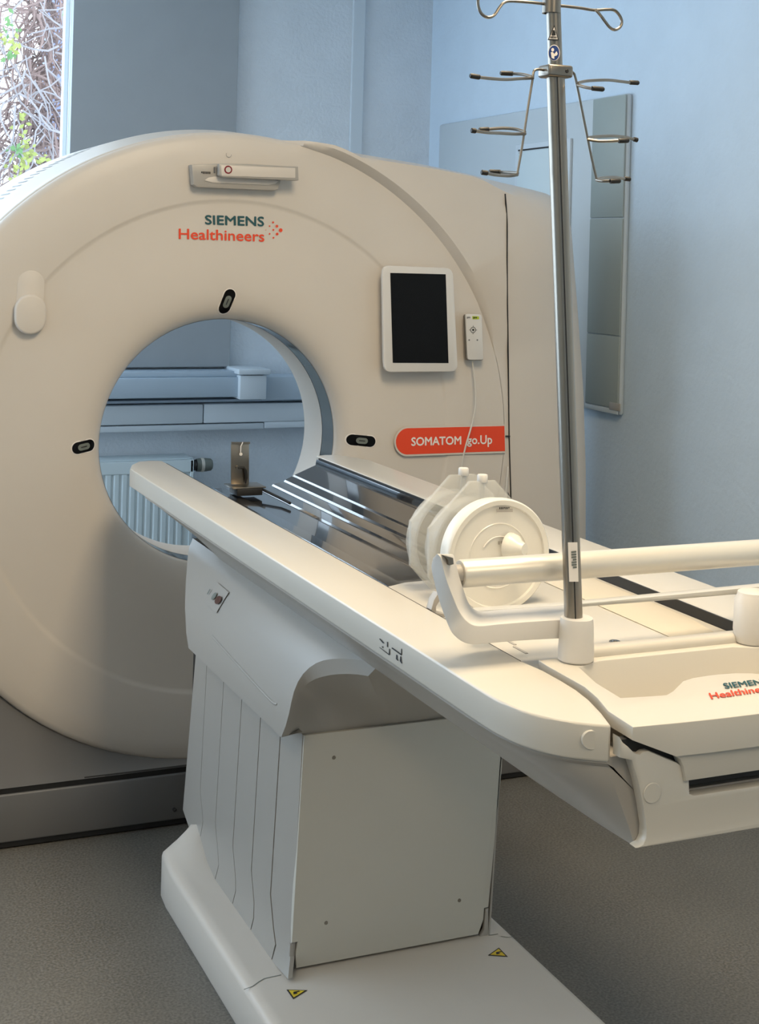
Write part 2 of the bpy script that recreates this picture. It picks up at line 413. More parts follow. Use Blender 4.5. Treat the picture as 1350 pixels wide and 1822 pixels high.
rows = [lerpring(r, y) for r, y in ((.362, .075), (.364, .062), (.368, .05), (.376, .038), (.386, .028), (.40, .0195), (.42, .012), (.445, .007), (.47, .004), (.51, .0015), (.56, 0), (.64, 0), (.708, .0), (.716, -.0005), (.720, -.0035), (.726, -.0045), (.8, -.006), (.86, -.0045), (.90, .0005), (.914, .006), (.919, .014), (.92, .03), (.92, .05))]
for r_ in rows[-6:]:
    for k in range(N): x_, y_, z_ = r_[k]; f_ = flush(k); r_[k] = (x_, y_*(1-f_)-.003*f_, z_)
grid(bm, rows, closed=True)
obj('front_cover', bm, 'gwhite', g, ang=40)
# housing: star-shaped outline
def arc(cx_, cz_, r, a0, a1, n): return [(cx_+r*math.cos(math.radians(a0+(a1-a0)*i/n)), cz_+r*math.sin(math.radians(a0+(a1-a0)*i/n))) for i in range(n+1)]
RO = .945
def outl(y):                  # outline polygon in x, z; the sides bow with depth
    ro = .925 if y < .1 else RO
    top = [(.213, 1.886), (.395, 1.868), (.642, 1.843), (.9, 1.807), (1.06, 1.787), (1.15, 1.772), (1.195, 1.745), (1.215, 1.70)]
    side = [(1.224, 1.633), (1.258, 1.376), (1.288, 1.117), (1.305, .85), (1.31, .624), (1.31, .3), (1.29, .12)]
    pts = arc(0, ZC, ro, 78, 262, 60)
    return [(a, max(.13, b)) for a, b in pts] + [(.2, .12), (1.2, .12)] + side[::-1] + top[::-1]
def rho(y):
    P = outl(y); out = []
    for k in range(N):
        a = 2*math.pi*k/N; dx, dz = math.cos(a), math.sin(a); best = 0
        for (x1, z1), (x2, z2) in zip(P, P[1:]+P[:1]):
            z1_, z2_ = z1-ZC, z2-ZC; ex, ez = x2-x1, z2_-z1_
            den = dx*ez-dz*ex
            if abs(den) < 1e-9: continue
            s = (x1*ez-z1_*ex)/den; t = (x1*dz-z1_*dx)/den
            if s > 0 and -1e-6 <= t <= 1+1e-6: best = max(best, s)
        out.append(best)
    return out
r0 = rho(0); r1 = rho(.5)
def angs(k): a = 360*k/N; return a if a < 180 else a-360
def wr(k, lo, hi, s=8):
    a = angs(k); return max(0, min(1, (a-lo)/s))*max(0, min(1, (hi-a)/s))
rows = [ring(0, ZB, .362, .075), ring(0, ZB, .362, .16), ring(0, ZB, .3615, .165), ring(0, ZB, .3605, .32), ring(0, ZB, .40, .42), ring(0, ZB, .62, .80)]
def rr(rad, yf): return [(rad(k)*math.cos(2*math.pi*k/N), yf(k), ZC+rad(k)*math.sin(2*math.pi*k/N)) for k in range(N)]
rows.append(rr(lambda k: r1[k]-.05, lambda k: .80)); rows.append(rr(lambda k: r1[k]-.012, lambda k: .785)); rows.append(rr(lambda k: r1[k], lambda k: .75))
rows.append(rr(lambda k: r1[k], lambda k: .22))
tf = lambda k: wr(k, 38, 76, 6)                 # sloping top facet
rt = lambda k: wr(k, -75, 46, 12)               # curved right side
rows.append(rr(lambda k: r0[k]-.0*rt(k), lambda k: .13+.05*rt(k)))
rows.append(rr(lambda k: r0[k]-.014*rt(k), lambda k: .085+.02*rt(k)))
rows.append(rr(lambda k: r0[k]-.004-.04*rt(k), lambda k: .06-.005*rt(k)))
fy = lambda k: .0305 + .0*tf(k) if angs(k) > 78 or angs(k) < -75 else -.003-.026*wr(k, 17, 81, 12)
rows.append(rr(lambda k: max(.925+.03*wr(k, 17, 70, 10), r0[k]-.022-.095*rt(k)), lambda k: fy(k)+.012+.012*rt(k)))
rows.append(rr(lambda k: max(.922+.03*wr(k, 17, 81, 10), r0[k]-.05-.15*rt(k)-.12*tf(k)), lambda k: fy(k)+.002))
wl = lambda k: wr(k, 17, 81, 10)
rows.append(rr(lambda k: .919+.022*wl(k), lambda k: fy(k)))
rows.append(rr(lambda k: .918, lambda k: fy(k)*(1-wl(k))-.002*wl(k)))
rows.append(rr(lambda k: .905, lambda k: .04))
bm = bmesh.new(); grid(bm, rows[2:], closed=True); housing = obj('housing', bm, 'gwhite', g, ang=50)
bm = bmesh.new(); grid(bm, [ring(0, ZB, .3618, y) for y in (.07, .162)], closed=True); obj('scan_window_ring', bm, 'glass_grey', g, label='dark glossy ring inside the bore')
# vertical panel seam and small cross seam on the right of the face
def seam(name, pts, wd, parent, m='blk', off=.003, yf=None):
    bm = bmesh.new(); rows = []
    for i, p in enumerate(pts):
        d = (pts[min(i+1, len(pts)-1)]-pts[max(0, i-1)]); nn = Vector((-d.z, 0, d.x)).normalized()*wd/2
        rows.append([p-nn+Vector((0, -off, 0)), p+nn+Vector((0, -off, 0))])
    grid(bm, rows); vs = list(bm.faces); r = bmesh.ops.extrude_face_region(bm, geom=vs)
    bmesh.ops.translate(bm, verts=[v for v in r['geom'] if isinstance(v, bmesh.types.BMVert)], vec=(0, .01, 0))
    return obj(name, bm, m, parent, smooth=False)
pp_ = [(896, 322), (898, 345), (900, 370), (901.5, 400), (901.5, 435), (901.5, 470), (902, 540), (903, 600), (904, 690), (905, 775), (908, 880), (909, 960), (911, 1100)]
pts = smoothline([q for q in [hit(housing, a_, b_, .0022) for a_, b_ in pp_] if q is not None], 3)
seam('panel_seam', pts, .0028, g, off=.0015)
seam('cross_seam', [at(899, 776, y=-.004), at(906, 776, y=-.004)], .004, g, off=.0055)
# vent slots in the left side of the housing
bm = bmesh.new()
for i in range(64):
    a = math.radians(112+i*1.28); q = Vector((math.cos(a), 0, math.sin(a))); s = Vector((-q.z, 0, q.x))*.0035
    for y0, y1 in ((.235, .395),):
        c = Vector((0, 0, ZC))+q*(RO+.0008)
        grid(bm, [[c-s+Vector((0, y0, 0)), c+s+Vector((0, y0, 0))], [c-s+Vector((0, y1, 0)), c+s+Vector((0, y1, 0))]])
v = obj('vent_slots', bm, 'grey', g, smooth=False)
# base strip and skirt
ys = -.28
zt0 = at(0, 1415, y=ys).z; zt1 = at(325, 1376, y=ys).z; zg = (at(0, 1405.5, y=ys).z+at(325, 1365.5, y=ys).z)/2; zb0 = at(0, 1504, y=ys).z; zb1 = at(315, 1456, y=ys).z
ztop = (zt0+zt1)/2; zbt = (zb0+zb1)/2
obj('base_strip', bx((-1.25, ys, zbt), (1.15, ys+.014, ztop), .005, 3), 'grey', g)
obj('base_frame', bx((-1.2, ys+.016, .006), (1.12, .7, .05)), 'rubber', g)
obj('base_gap', bx((-1.24, ys+.006, .004), (1.14, ys+.02, zg-.0005)), 'blk', g)
bm = bmesh.new(); rows = [[], []]
for i in range(61):
    a = math.radians(186+168*i/60); p = Vector((.915*math.cos(a), .028, ZC+.915*math.sin(a))); 
    rows[0].append(p); rows[1].append(Vector((p.x*1.3, ys+.004, zg)))
grid(bm, rows); obj('base_skirt', bm, 'grey', g)
bm = bmesh.new(); c = at(310, 1440, y=ys); lathe(bm, [(0, -.001), (.005, -.001), (.005, .004)], (0, -1, 0), c, 12); obj('base_screw', bm, 'rubber', g)
# laser windows
def capsule(c0, c1, r, n=12):
    c0 = Vector(c0); c1 = Vector(c1); d = (c1-c0).normalized(); s = Vector((-d.z, 0, d.x)); out = []
    for i in range(n+1):
        a = -math.pi/2+math.pi*i/n; out.append(c1+(d*math.cos(a)+s*math.sin(a))*r)
    for i in range(n+1):
        a = math.pi/2+math.pi*i/n; out.append(c0+(d*math.cos(a)+s*math.sin(a))*r)
    return out
def patch(bm, poly, off, depth=0):
    """polygon draped on the front face"""
    c = Vector((0, 0, 0))
    for p in poly: c += Vector(p)/len(poly)
    rings = [[srf(c+(Vector(p)-c)*s, off) for p in poly] for s in (.02, .25, .5, .75, 1)]
    grid(bm, rings, closed=True); bm.faces.new([v for v in bm.verts[:0]]) if False else None
    if depth: grid(bm, [rings[-1], [p+Vector((0, depth, 0)) for p in rings[-1]]], closed=True)
def laser(a0, a1, r=.0175):
    p = at(*a0, y=.01); q = at(*a1, y=.01)
    bm = bmesh.new(); patch(bm, capsule(p, q, r), .003); w_ = obj('laser_window', bm, 'screen', g, label='black glossy alignment laser window')
    bm = bmesh.new(); patch(bm, capsule(p, q, r+.003), .0015, .004); obj('window_rim', bm, 'prt', w_)
    d = (q-p).normalized(); m_ = (p+q)/2; bm = bmesh.new(); patch(bm, capsule(m_-d*.008, m_+d*.010, r*.55), .0042); obj('laser_lens', bm, 'valve', w_)
    bm = bmesh.new(); patch(bm, capsule(m_-d*.007, m_+d*.009, .0015), .0050); obj('lens_line', bm, 'rubber', w_)
laser((408, 525), (401, 548)); laser((138, 797), (160, 793), .0165); laser((628, 783), (657, 785), .0165)
# left slider cap
def facepoly(name, pts, t, m, parent=g, off=0, bev=.003, label=None):
    bm = bmesh.new(); prism(bm, [Vector((p.x, p.y-off, p.z)) for p in pts], (0, -t, 0), bev); return obj(name, bm, m, parent, label=label)
c0 = at(55, 505, y=-.005); c1 = at(52, 562, y=-.005)
bm = bmesh.new(); prism(bm, capsule(c0, c1, .037), (0, -.0015, 0), .001); rc = obj('slider_recess', bm, 'gwhite', g)
c0 = at(52.5, 551, y=-.005); c1 = at(52.5, 567, y=-.005)
bm = bmesh.new(); prism(bm, capsule(c0, c1, .043), (0, -.022, 0), .007, 3); obj('slider_cap', bm, 'gwhite', g)
bm = bmesh.new(); c = at(407, 275, y=-.006); tube(bm, [c+Vector((.008*math.cos(a), -.0005, .008*math.sin(a))) for a in [math.radians(150+210*i/14) for i in range(15)]], .0008, 5); obj('moulded_mark', bm, 'ltgrey', g)
# handle / indicator bar above the bore
Y0 = -.006
def Q(px, py, y=Y0): return at(px, py, y=y)
hb = facepoly('indicator_bracket', [Q(335, 294), Q(385, 292), Q(440, 293), Q(490, 296), Q(493, 322), Q(488, 338), Q(480, 340), Q(345, 334), Q(338, 329)], .035, 'ltgrey', bev=.004)
facepoly('handle_recess', [Q(357, 322), Q(364, 317), Q(375, 315), Q(480, 321), Q(488, 323), Q(482, 328), Q(470, 330), Q(372, 326)], .004, 'gwhite', hb, off=.034, bev=.001)
yb = -.05
facepoly('indicator_bar', [Q(386, 292, yb), Q(526, 297, yb), Q(527, 321, yb), Q(524, 322, yb), Q(392, 316, yb), Q(386, 312, yb)], .022, 'ltgrey', hb, bev=.003)
facepoly('indicator_face', [Q(393, 294, yb-.022), Q(525, 299, yb-.022), Q(525, 317, yb-.022), Q(394, 313, yb-.022)], .002, 'gwhite', hb, bev=.001)
bm = bmesh.new(); c = Q(406, 302, yb-.0245); lathe(bm, [(0, .0005), (.0118, .0005), (.0118, 0)], (0, -1, 0), c, 32); rb = obj('indicator_ring', bm, 'redbtn', hb, label='dark red ring mark')
bm = bmesh.new(); lathe(bm, [(0, .0015), (.0078, .0015), (.0078, 0)], (0, -1, 0), c, 32); obj('ring_centre', bm, 'cream', rb)
fine_print('bracket_lettering', 6, (Q(358, 305, Y0-.036), Q(375, 305.6, Y0-.036), Q(358, 309, Y0-.036), Q(375, 309.6, Y0-.036)), 'ink', hb)
facepoly('speaker_slots', [Q(380, 297, Y0-.036), Q(383, 297, Y0-.036), Q(383, 308, Y0-.036), Q(380, 308, Y0-.036)], .001, 'grey', hb, bev=0)
# brand lettering
L = lambda p: srf(p, .0018)
text_mesh('brand_lettering', 'SIEMENS', (Q(364.5, 383, 0), Q(469, 386, 0), Q(365, 399, 0), Q(469, 402.5, 0)), 'teal', g, .038, L)
text_mesh('brand_lettering', 'Healthineers', (Q(318, 407, 0), Q(469.5, 411.5, 0), Q(318, 425, 0), Q(469.5, 430, 0)), 'red', g, .022, L, label='red lettering')
bm = bmesh.new()
for zx, zy, r in ((965, 704, 9), (933, 738, 7), (1000, 740, 13), (898, 774, 4), (967, 774, 9), (1035, 777, 18), (933, 810, 8), (1002, 812, 13), (968, 846, 9)):
    c = Q(300+zx*.1926, 260+zy*.1926, -.002); rr_ = r*.1926/604
    poly_face(bm, [c+Vector((rr_*math.cos(a), 0, rr_*math.sin(a))) for a in [2*math.pi*k/16 for k in range(16)]])
obj('brand_dots', bm, 'red', g, smooth=False)
# red name label
def lab(y, grow):
    y -= .009
    a = Q(724, 762-grow, y); b = Q(897, 758-grow, y); c = Q(898, 802.5+grow, y); d = Q(727, 808.5+grow, y)
    mid = (a+d)/2; r = (a-d).length/2; ax = (a-d).normalized(); lx = Vector((-ax.z, 0, ax.x)); lx = lx if lx.x < 0 else -lx
    return [b, c]+[mid-ax*r*math.cos(t_)+lx*r*math.sin(t_) for t_ in [math.pi*i/16 for i in range(17)]]
lb = facepoly('name_label', lab(0, 3.2), .0012, 'gwhite', bev=0); facepoly('label_field', lab(-.0012, 0), .0008, 'red', lb, bev=0, label='red field')
text_mesh('label_lettering', 'SOMATOM', (Q(732, 778.5, -.0118), Q(820, 776.3, -.0118), Q(732, 793.2, -.0118), Q(820, 790.5, -.0118)), 'prt', lb, .035)
text_mesh('label_lettering', 'go.Up', (Q(831, 775.8, -.0118), Q(875, 774, -.0118), Q(831, 794.5, -.0118), Q(875, 795, -.0118)), 'prt', lb, .02)
# monitor
def rquad(cs, r, n=5):
    cs = [Vector(c) for c in cs]; out = []
    for i in range(4):
        p, c, q = cs[i-1], cs[i], cs[(i+1) % 4]; d1 = (p-c).normalized()*r; d2 = (q-c).normalized()*r
        for k in range(n+1):
            t_ = k/n; out.append(c+d1*(1-t_)**2+d2*t_**2)
    return out
ym = -.042
mq = [Q(677, 472, ym), Q(803, 477, ym), Q(812, 661, ym), Q(680, 662, ym)]
mon = facepoly('control_monitor', rquad([q for q in mq], .026), .012, 'white', bev=.004, label='white-framed tablet monitor')
c = sum(mq, Vector())/4
facepoly('monitor_back', rquad([Vector((0, ym, 0))+Vector(((q.x-c.x)*.93+c.x, 0, (q.z-c.z)*.93+c.z)) for q in mq], .024), -.022, 'white', mon)
facepoly('screen', [Q(694, 485.5, ym-.012), Q(792.5, 488, ym-.012), Q(797.5, 646, ym-.012), Q(698.5, 645.5, ym-.012)], .0012, 'screen', mon, bev=0, label='black unlit screen')

# ------------------------------------------------------------------ handset and its cord
hs = thing('handset', 'small white corded remote handset hung on the gantry beside the monitor', 'remote control', tuple(Q(840, 600, -.02)))
yh = -.022
facepoly('handset_back', rquad([Q(823, 559, yh), Q(853, 560, yh), Q(857, 641, yh), Q(826, 641, yh)], .008), .012, 'steel', hs, bev=.003)
facepoly('handset_front', rquad([Q(826, 558.5, yh-.012), Q(855, 559.5, yh-.012), Q(858, 640, yh-.012), Q(830, 640, yh-.012)], .008), .008, 'white', hs, bev=.002)
yk = yh-.0205
facepoly('status_strip', [Q(840, 562.5, yk), Q(851.5, 563, yk), Q(852, 568, yk), Q(840.5, 568, yk)], .0006, 'lime', hs, bev=0, label='lime green strip')
fine_print('strip_lettering', 3, (Q(842, 563.8, yk-.001), Q(849, 564, yk-.001), Q(842, 567, yk-.001), Q(849, 567.2, yk-.001)), 'ink', hs)
fine_print('handset_lettering', 3, (Q(830.5, 563.5, yk), Q(837, 563.6, yk), Q(830.5, 567, yk), Q(837, 567.1, yk)), 'grey', hs)
bm = bmesh.new(); c = Q(841.5, 587, yk)
tube(bm, [c+Vector((.0085*math.cos(a), 0, .0085*math.sin(a))) for a in [2*math.pi*i/24 for i in range(25)]], .0012, 6)
for a in range(4):
    q = Vector((math.cos(a*math.pi/2), 0, math.sin(a*math.pi/2))); tube(bm, [c+q*.0095, c+q*.0135], .0008, 5)
obj('keypad_ring', bm, 'grey', hs)
for dx, dy in ((-7, 18), (7.5, 18)): cc = Q(841.5+dx, 587+dy, yk); obj('key', bx(cc-Vector((.002, .0008, .002)), cc+Vector((.002, .0008, .002))), 'grey', hs)
bm = bmesh.new(); lathe(bm, [(0, .001), (.0035, .001), (.0035, 0)], (0, -1, 0), c, 16); obj('play_button', bm, 'ink', hs)
bm = bmesh.new(); tube(bm, smoothline([Q(840, 640, -.026), Q(843, 668, -.03), Q(846, 700, -.035), Q(845, 727, -.04), Q(838, 760, -.045), Q(828, 795, -.05), Q(821, 830, -.05), Q(819, 870, -.05), Q(826, 930, -.05), Q(850, 960, -.05), Q(882, 940, -.045), Q(896, 900, -.035), Q(902, 850, -.02), Q(903, 830, -.008)]), .0026, 8)
obj('cord', bm, 'cream', hs)
#@PART2@
# ------------------------------------------------------------------ patient table
T = .964
tb = thing('patient_table', 'long white patient table on a lifting pedestal reaching towards the scanner bore', 'scanner table', (0, -1.2, 0))
def mir(p): return Vector((-p[0], p[1], p[2]))
def tz(px, py, z=T): return at(px, py, z=z)
# armrest rails with rounded foot end
tip = [tz(231, 834), tz(234, 827), tz(246, 821), tz(268, 819.5), tz(289, 820)]
outer = [Vector((-.348, y, T)) for y in (-.30, -.8, -1.4, -2.0)]+[tz(842, 1222), tz(893, 1248), tz(944, 1268), tz(1000, 1281), tz(1052, 1287.5), tz(1083, 1290)]
inner = [tz(1086, 1288), tz(1070, 1267), tz(1049, 1245), tz(1026, 1227), tz(1000, 1211), tz(966, 1192), Vector((-.2275, -2.17, T)), Vector((-.2275, -1.0, T))]
for v in outer[4:6]: v.x = max(v.x, -.349)
outer = outer[:3]+smoothline(outer[3:], 4)
railp = tip[::-1]+outer+inner
railp = [Vector((p.x, p.y, T)) for p in railp]
for s in (0, 1):
    P = [mir(p) if s else p for p in railp]
    bm = bmesh.new(); prism(bm, P, (0, 0, -.048), .004, 3)
    rl_ = obj('armrest_rail', bm, 'cream', tb, ang=30)
    if not s: left_rail = rl_
# belly shell under the rails
def wout(y):
    if y > -2.2: return .348
    pts = [(-p.y, -p.x) for p in outer if p.y < -2.1]; pts.sort()
    a = -y
    if a <= pts[0][0]: return .348
    for (a0, w0), (a1, w1) in zip(pts, pts[1:]):
        if a <= a1: return w0+(w1-w0)*(a-a0)/max(1e-6, a1-a0)
    return pts[-1][1]
def belly_sec(y):
    w_ = wout(y)-.006; k = max(0, min(1, (-y-2.2)/.27)); e = max(0, min(1, (y+.60)/.2))
    xb = .212; zb_ = .79+.012*k+.072*e**1.5; zt_ = .918+.004*k
    L_ = [(-w_, zt_), (-w_, zt_-.008), (-(w_-.010), zt_-.014), (-(xb+(w_-xb)*.86), .893+.004*k), (-(xb+(w_-xb)*.62), .868), (-(xb+(w_-xb)*.30), .832), (-(xb+(w_-xb)*.10), .806), (-(xb+.002), .795+.004*k), (-(xb-.012), .789+.01*k)]
    L_ = [(x_, max(z_, zb_ if i > 5 else z_, z_+((.9 if abs(x_) > .27 else .864)-z_)*e)) for i, (x_, z_) in enumerate(L_)]
    L_ = [(-.210, .866), (-.222, zt_)]+L_
    L_ = L_+[(-x_, z_) for x_, z_ in L_[::-1]]
    return [Vector((x_, y, z_)) for x_, z_ in L_]
ys_ = [-.40, -.43, -.47, -.52, -.58, -.66, -1.0, -1.6, -2.1, -2.2, -2.26, -2.31, -2.35, -2.39, -2.42, -2.44, -2.452]
bm = bmesh.new(); SS = [belly_sec(y) for y in ys_]; grid(bm, SS, closed=True)
for S_ in (SS[0], SS[-1]):
    h_ = len(S_)//2; Lh, Rh = S_[:h_], S_[h_:][::-1]
    for q_ in (Lh, Rh):
        c_ = q_[0]
        for a_, b_ in zip(q_[1:], q_[2:]): poly_face(bm, [c_, a_, b_])
    poly_face(bm, [Lh[0], Lh[-1], Rh[-1], Rh[0]])
belly = obj('belly_shell', bm, 'ltgrey', tb, ang=30)
# foot end lower cover
def E_(px, py, y=-2.452): p = at(px, py, y=y); return p
half = [E_(1089, 1304), E_(1095, 1314), E_(1104, 1321), E_(1113, 1330), E_(1118, 1333), E_(1124, 1334), E_(1131, 1329), E_(1140, 1328), E_(1190, 1349), E_(1205, 1358), E_(1211, 1372), E_(1212, 1404), E_(1220, 1407)]
cen = E_(1372, 1393); cen.x = 0
low = [E_(1089, 1340), E_(1110, 1345), E_(1122, 1385), E_(1131, 1430), E_(1136, 1466), E_(1135, 1482), E_(1130, 1493), E_(1118, 1500)]
lowc = E_(1372, 1489); lowc.x = 0
P = low[::-1]+half; P = P+[mir(p) for p in P[::-1]]
P = [p if True else p for p in P]
bm = bmesh.new(); prism(bm, P, (0, -.018, 0), .004, 2); fc = obj('foot_end_cover', bm, 'cream', tb, ang=40)
bm = bmesh.new(); lathe(bm, [(0, .001), (.0125, .001), (.0135, 0)], (0, -1, 0), E_(1160, 1411, -2.4705), 28); obj('round_plug', bm, 'cream', fc)
pg = hit(left_rail, 1052, 1316.5, .0002)
if pg is not None:
    bm = bmesh.new(); lathe(bm, [(0, .0012), (.0118, .0012), (.0128, 0), (.0128, -.004)], (-.30, -.954, 0), pg, 28); obj('round_plug', bm, 'cream', left_rail)
# tray module (foot end) with a shallow recess
yt = -2.476
th = [at(1099, 1287, y=yt), at(1102, 1305, y=yt), at(1110, 1318, y=yt), at(1150, 1325, y=yt), at(1196, 1342, y=yt), at(1210, 1352, y=yt), at(1216, 1366, y=yt), at(1220, 1391, y=yt)]
bm = bmesh.new()
low_ = [Vector((p.x, yt, p.z)) for p in th[3:]]; P = low_+[mir(p) for p in low_[::-1]]
prism(bm, P, (0, .04, 0), .003, 2); tray_low = obj('tray_front', bm, 'cream', tb)
bm = bmesh.new(); P2 = [Vector((p.x*1.055, yt+.016, p.z-.012)) for p in low_]; P2.insert(0, Vector((-.252, yt+.016, .945)))
P2 = P2+[mir(p) for p in P2[::-1]]; prism(bm, P2, (0, .012, 0)); obj('tray_gap', bm, 'blk', tb, smooth=False)
def plate_hole(outer_, hole, zt_, zb_, zf, bev):
    from mathutils.geometry import tessellate_polygon
    bm = bmesh.new(); vo = [bm.verts.new((p[0], p[1], zt_)) for p in outer_]; vi = [bm.verts.new((p[0], p[1], zt_)) for p in hole]
    al_ = vo+vi
    for t3 in tessellate_polygon([[v.co for v in vo], [v.co for v in vi]]): bm.faces.new([al_[i] for i in t3])
    lo = [bm.verts.new((p[0], p[1], zb_+max(0, abs(p[0])-.175)/.063*.026)) for p in outer_]; cx_ = sum(p[0] for p in hole)/len(hole); cy_ = sum(p[1] for p in hole)/len(hole)
    li = [bm.verts.new((cx_+(p[0]-cx_)*.93, cy_+(p[1]-cy_)*.86, zf)) for p in hole]
    for a, b in ((vo, lo), (vi, li)):
        for i in range(len(a)): j = (i+1) % len(a); bm.faces.new((a[i], a[j], b[j], b[i]))
    bm.faces.new(li)
    bmesh.ops.recalc_face_normals(bm, faces=bm.faces)
    bm.edges.ensure_lookup_table()
    es = [e for e in bm.edges if len(e.link_faces) == 2 and all(abs(v.co.z-zt_) < 1e-6 for v in e.verts) and e.calc_face_angle(0) > .8]
    bmesh.ops.bevel(bm, geom=es, offset=bev, segments=3, profile=.5, affect='EDGES', clamp_overlap=True)
    return bm
inn = [tz(1099, 1286), tz(1082, 1266), tz(1063, 1243), tz(1040, 1223), tz(1010, 1206), tz(976, 1187), tz(958, 1176)]
oo = [Vector((p.x, p.y, T)) for p in inn]; oo[0] = Vector((-.238, yt+.002, T)); oo = oo+[mir(p) for p in oo[::-1]]
for x_, d_ in ((-.175, .003), (-.12, .006), (0, .008), (.12, .006), (.175, .003)): oo.insert(0, Vector((x_, yt-d_, T)))
hh = [tz(1034, 1187), tz(1015, 1189), tz(1060, 1216), tz(1104, 1243), tz(1140, 1241), tz(1185, 1238), tz(1197, 1231), tz(1215, 1213), tz(1232, 1207.5), tz(1260, 1203)]
hh[0] = Vector((-.12, -2.207, T)); hh[1] = Vector((-.165, -2.225, T))
hp = [Vector((p.x, p.y, T)) for p in hh]; hp = hp+[mir(p) for p in hp[::-1]]
bm = plate_hole(oo, hp, T+.001, .922, .888, .004)
tray = obj('foot_end_tray', bm, 'cream', tb, ang=40)
bm = bmesh.new(); box(bm, (-.125, -2.19, T-.01), (.17, -2.16, T+.014), .008, 3); obj('tray_lip', bm, 'cream', tray)
tq = lambda a, b: tz(a, b, T+.0022)
text_mesh('brand_lettering', 'SIEMENS', (tq(1285, 1216), tq(1362, 1207.5), tq(1290.5, 1225), tq(1367, 1216)), 'teal', tray, .02)
text_mesh('brand_lettering', 'Healthineers', (tq(1260.5, 1233.5), tq(1378, 1218), tq(1266, 1243.5), tq(1383, 1227)), 'red', tray, .02, label='red lettering')
# near cover plate, pad, inner black faces
zc = .944
bm = bmesh.new(); P = [(-.223, -1.62, zc), (-.15, -1.585, zc), (.0, -1.575, zc), (.15, -1.59, zc), (.2235, -1.60, zc), (.2235, -2.155, zc), (-.223, -2.155, zc)]
prism(bm, P, (0, 0, -.012), .002); cp = obj('cover_plate', bm, 'cream', tb)
P = [Vector((.105, -1.64, zc+.0006)), Vector((.21, -1.64, zc+.0006)), Vector((.21, -1.98, zc+.0006)), Vector((.195, -2.06, zc+.0006)), Vector((.16, -2.10, zc+.0006)), Vector((.105, -2.10, zc+.0006))]
bm = bmesh.new(); prism(bm, P, (0, 0, .001), .0005); obj('beige_pad', bm, 'beige', cp)
bm = bmesh.new(); c = tz(1093.5, 1142, zc); lathe(bm, [(0, .002), (.004, .0025), (.0045, .0015), (.0085, .0015), (.0095, 0)], (0, 0, 1), c, 24); obj('fastener', bm, 'steeld', cp)
for q in ((905, 1142), (925, 1157)):
    c = tz(*q, zc); obj('guide_mark', bx((c.x-.002, c.y-.02, zc), (c.x+.003, c.y+.02, zc+.001)), 'ltgrey', cp)
obj('rail_liner', bx((.2240, -2.16, .915), (.2285, -.165, .9615)), 'rubber', tb, smooth=False)
obj('rail_liner', bx((-.2285, -2.16, .915), (-.2240, -.165, .9615)), 'rubber', tb, smooth=False)
obj('chassis', bx((-.205, -2.4, .80), (.205, -.5, .872)), 'rubber', tb, smooth=False)
# black carbon tabletop with lengthwise ribs
hpz = [(.2235, .956), (.222, .940), (.156, .9135), (.152, .9095), (.148, .9095), (.128, .9005), (.124, .8955), (.120, .8955), (.092, .8895), (.088, .8850), (.084, .8850), (.048, .8835), (.044, .8790), (.040, .8790), (.0, .8790)]
prof = [(-x_, z_) for x_, z_ in hpz]+[(x_, z_) for x_, z_ in hpz[::-1][1:]]
sec = lambda y: [Vector((x_, y, z_)) for x_, z_ in prof]+[Vector((x_*.99, y, z_-.008)) for x_, z_ in prof[::-1]]
bm = bmesh.new(); grid(bm, [sec(-.152), sec(-1.60)], closed=True, cap=True); bm.free(); bm = bmesh.new(); A1, A2 = sec(-.152), sec(-1.60); nA = len(A1); grid(bm, [A1, A2], closed=True)
for S_ in (A1, A2): grid(bm, [S_[:nA//2], S_[nA//2:][::-1]])
obj('carbon_tabletop', bm, 'carbon', tb, ang=20)
# side pictograms and plug on the rail
sx = lambda a, b: at(a, b, x=-.3488)
bm = bmesh.new()
def blob(pp): poly_face(bm, [sx(660+u*.05185, 1120+v*.05185) for u, v in pp])
for pp in ([(270, 315), (320, 315), (460, 470), (400, 475)], [(540, 420), (575, 430), (575, 610), (540, 590)], [(270, 610), (300, 610), (645, 870), (610, 880)], [(615, 660), (640, 660), (645, 870), (605, 840)], [(370, 570), (420, 590), (410, 640), (380, 620)],
           [(690, 640), (730, 620), (1050, 850), (1030, 890)], [(1030, 660), (1055, 660), (1055, 860), (1020, 860)], [(860, 860), (900, 880), (905, 1000), (940, 1070), (900, 1070), (850, 1010)], [(1000, 920), (1030, 920), (1045, 1080), (1075, 1170), (1030, 1160), (980, 1080)]):
    blob(pp)
obj('pictogram', bm, 'ink', tb, smooth=False, label='black printed pictograms')
# hood over the pedestal
ho = [(657, 1177, -.213), (640, 1174, -.219), (622, 1172.5, -.227), (605, 1172, -.235), (590, 1172.5, -.2415), (575, 1175, -.248), (562, 1180, -.2545), (550, 1188, -.261), (539, 1199, -.268), (530, 1213, -.2745), (523, 1230, -.281), (518, 1250, -.287), (514, 1270, -.291), (508, 1292, -.295), (500, 1312, -.295)]
front = [at(a, b, x=c) for a, b, c in ho]
hi_ = [(672, 1209, -.208), (655, 1203, -.213), (636, 1200, -.219), (617, 1199, -.226), (602, 1199.5, -.232), (588, 1201, -.238), (574, 1204, -.244), (561, 1208, -.25), (550, 1214, -.256), (541, 1222, -.262), (533, 1234, -.268), (528, 1250, -.274), (524, 1270, -.277), (520, 1292, -.279), (514, 1308, -.278)]
frin = [at(a, b, x=c) for a, b, c in hi_]; frin[0].z = .80; front[0].z = max(front[0].z, .795)
n = len(front); rear = []
for i, p in enumerate(front):
    t_ = i/(n-1); rear.append(Vector((p.x, -.40-.27*t_**1.2, p.z)))
bm = bmesh.new(); rows = [[r.lerp(f_, s) for r, f_ in zip(rear, front)] for s in (0, .03, .35, .7, .97, 1)]
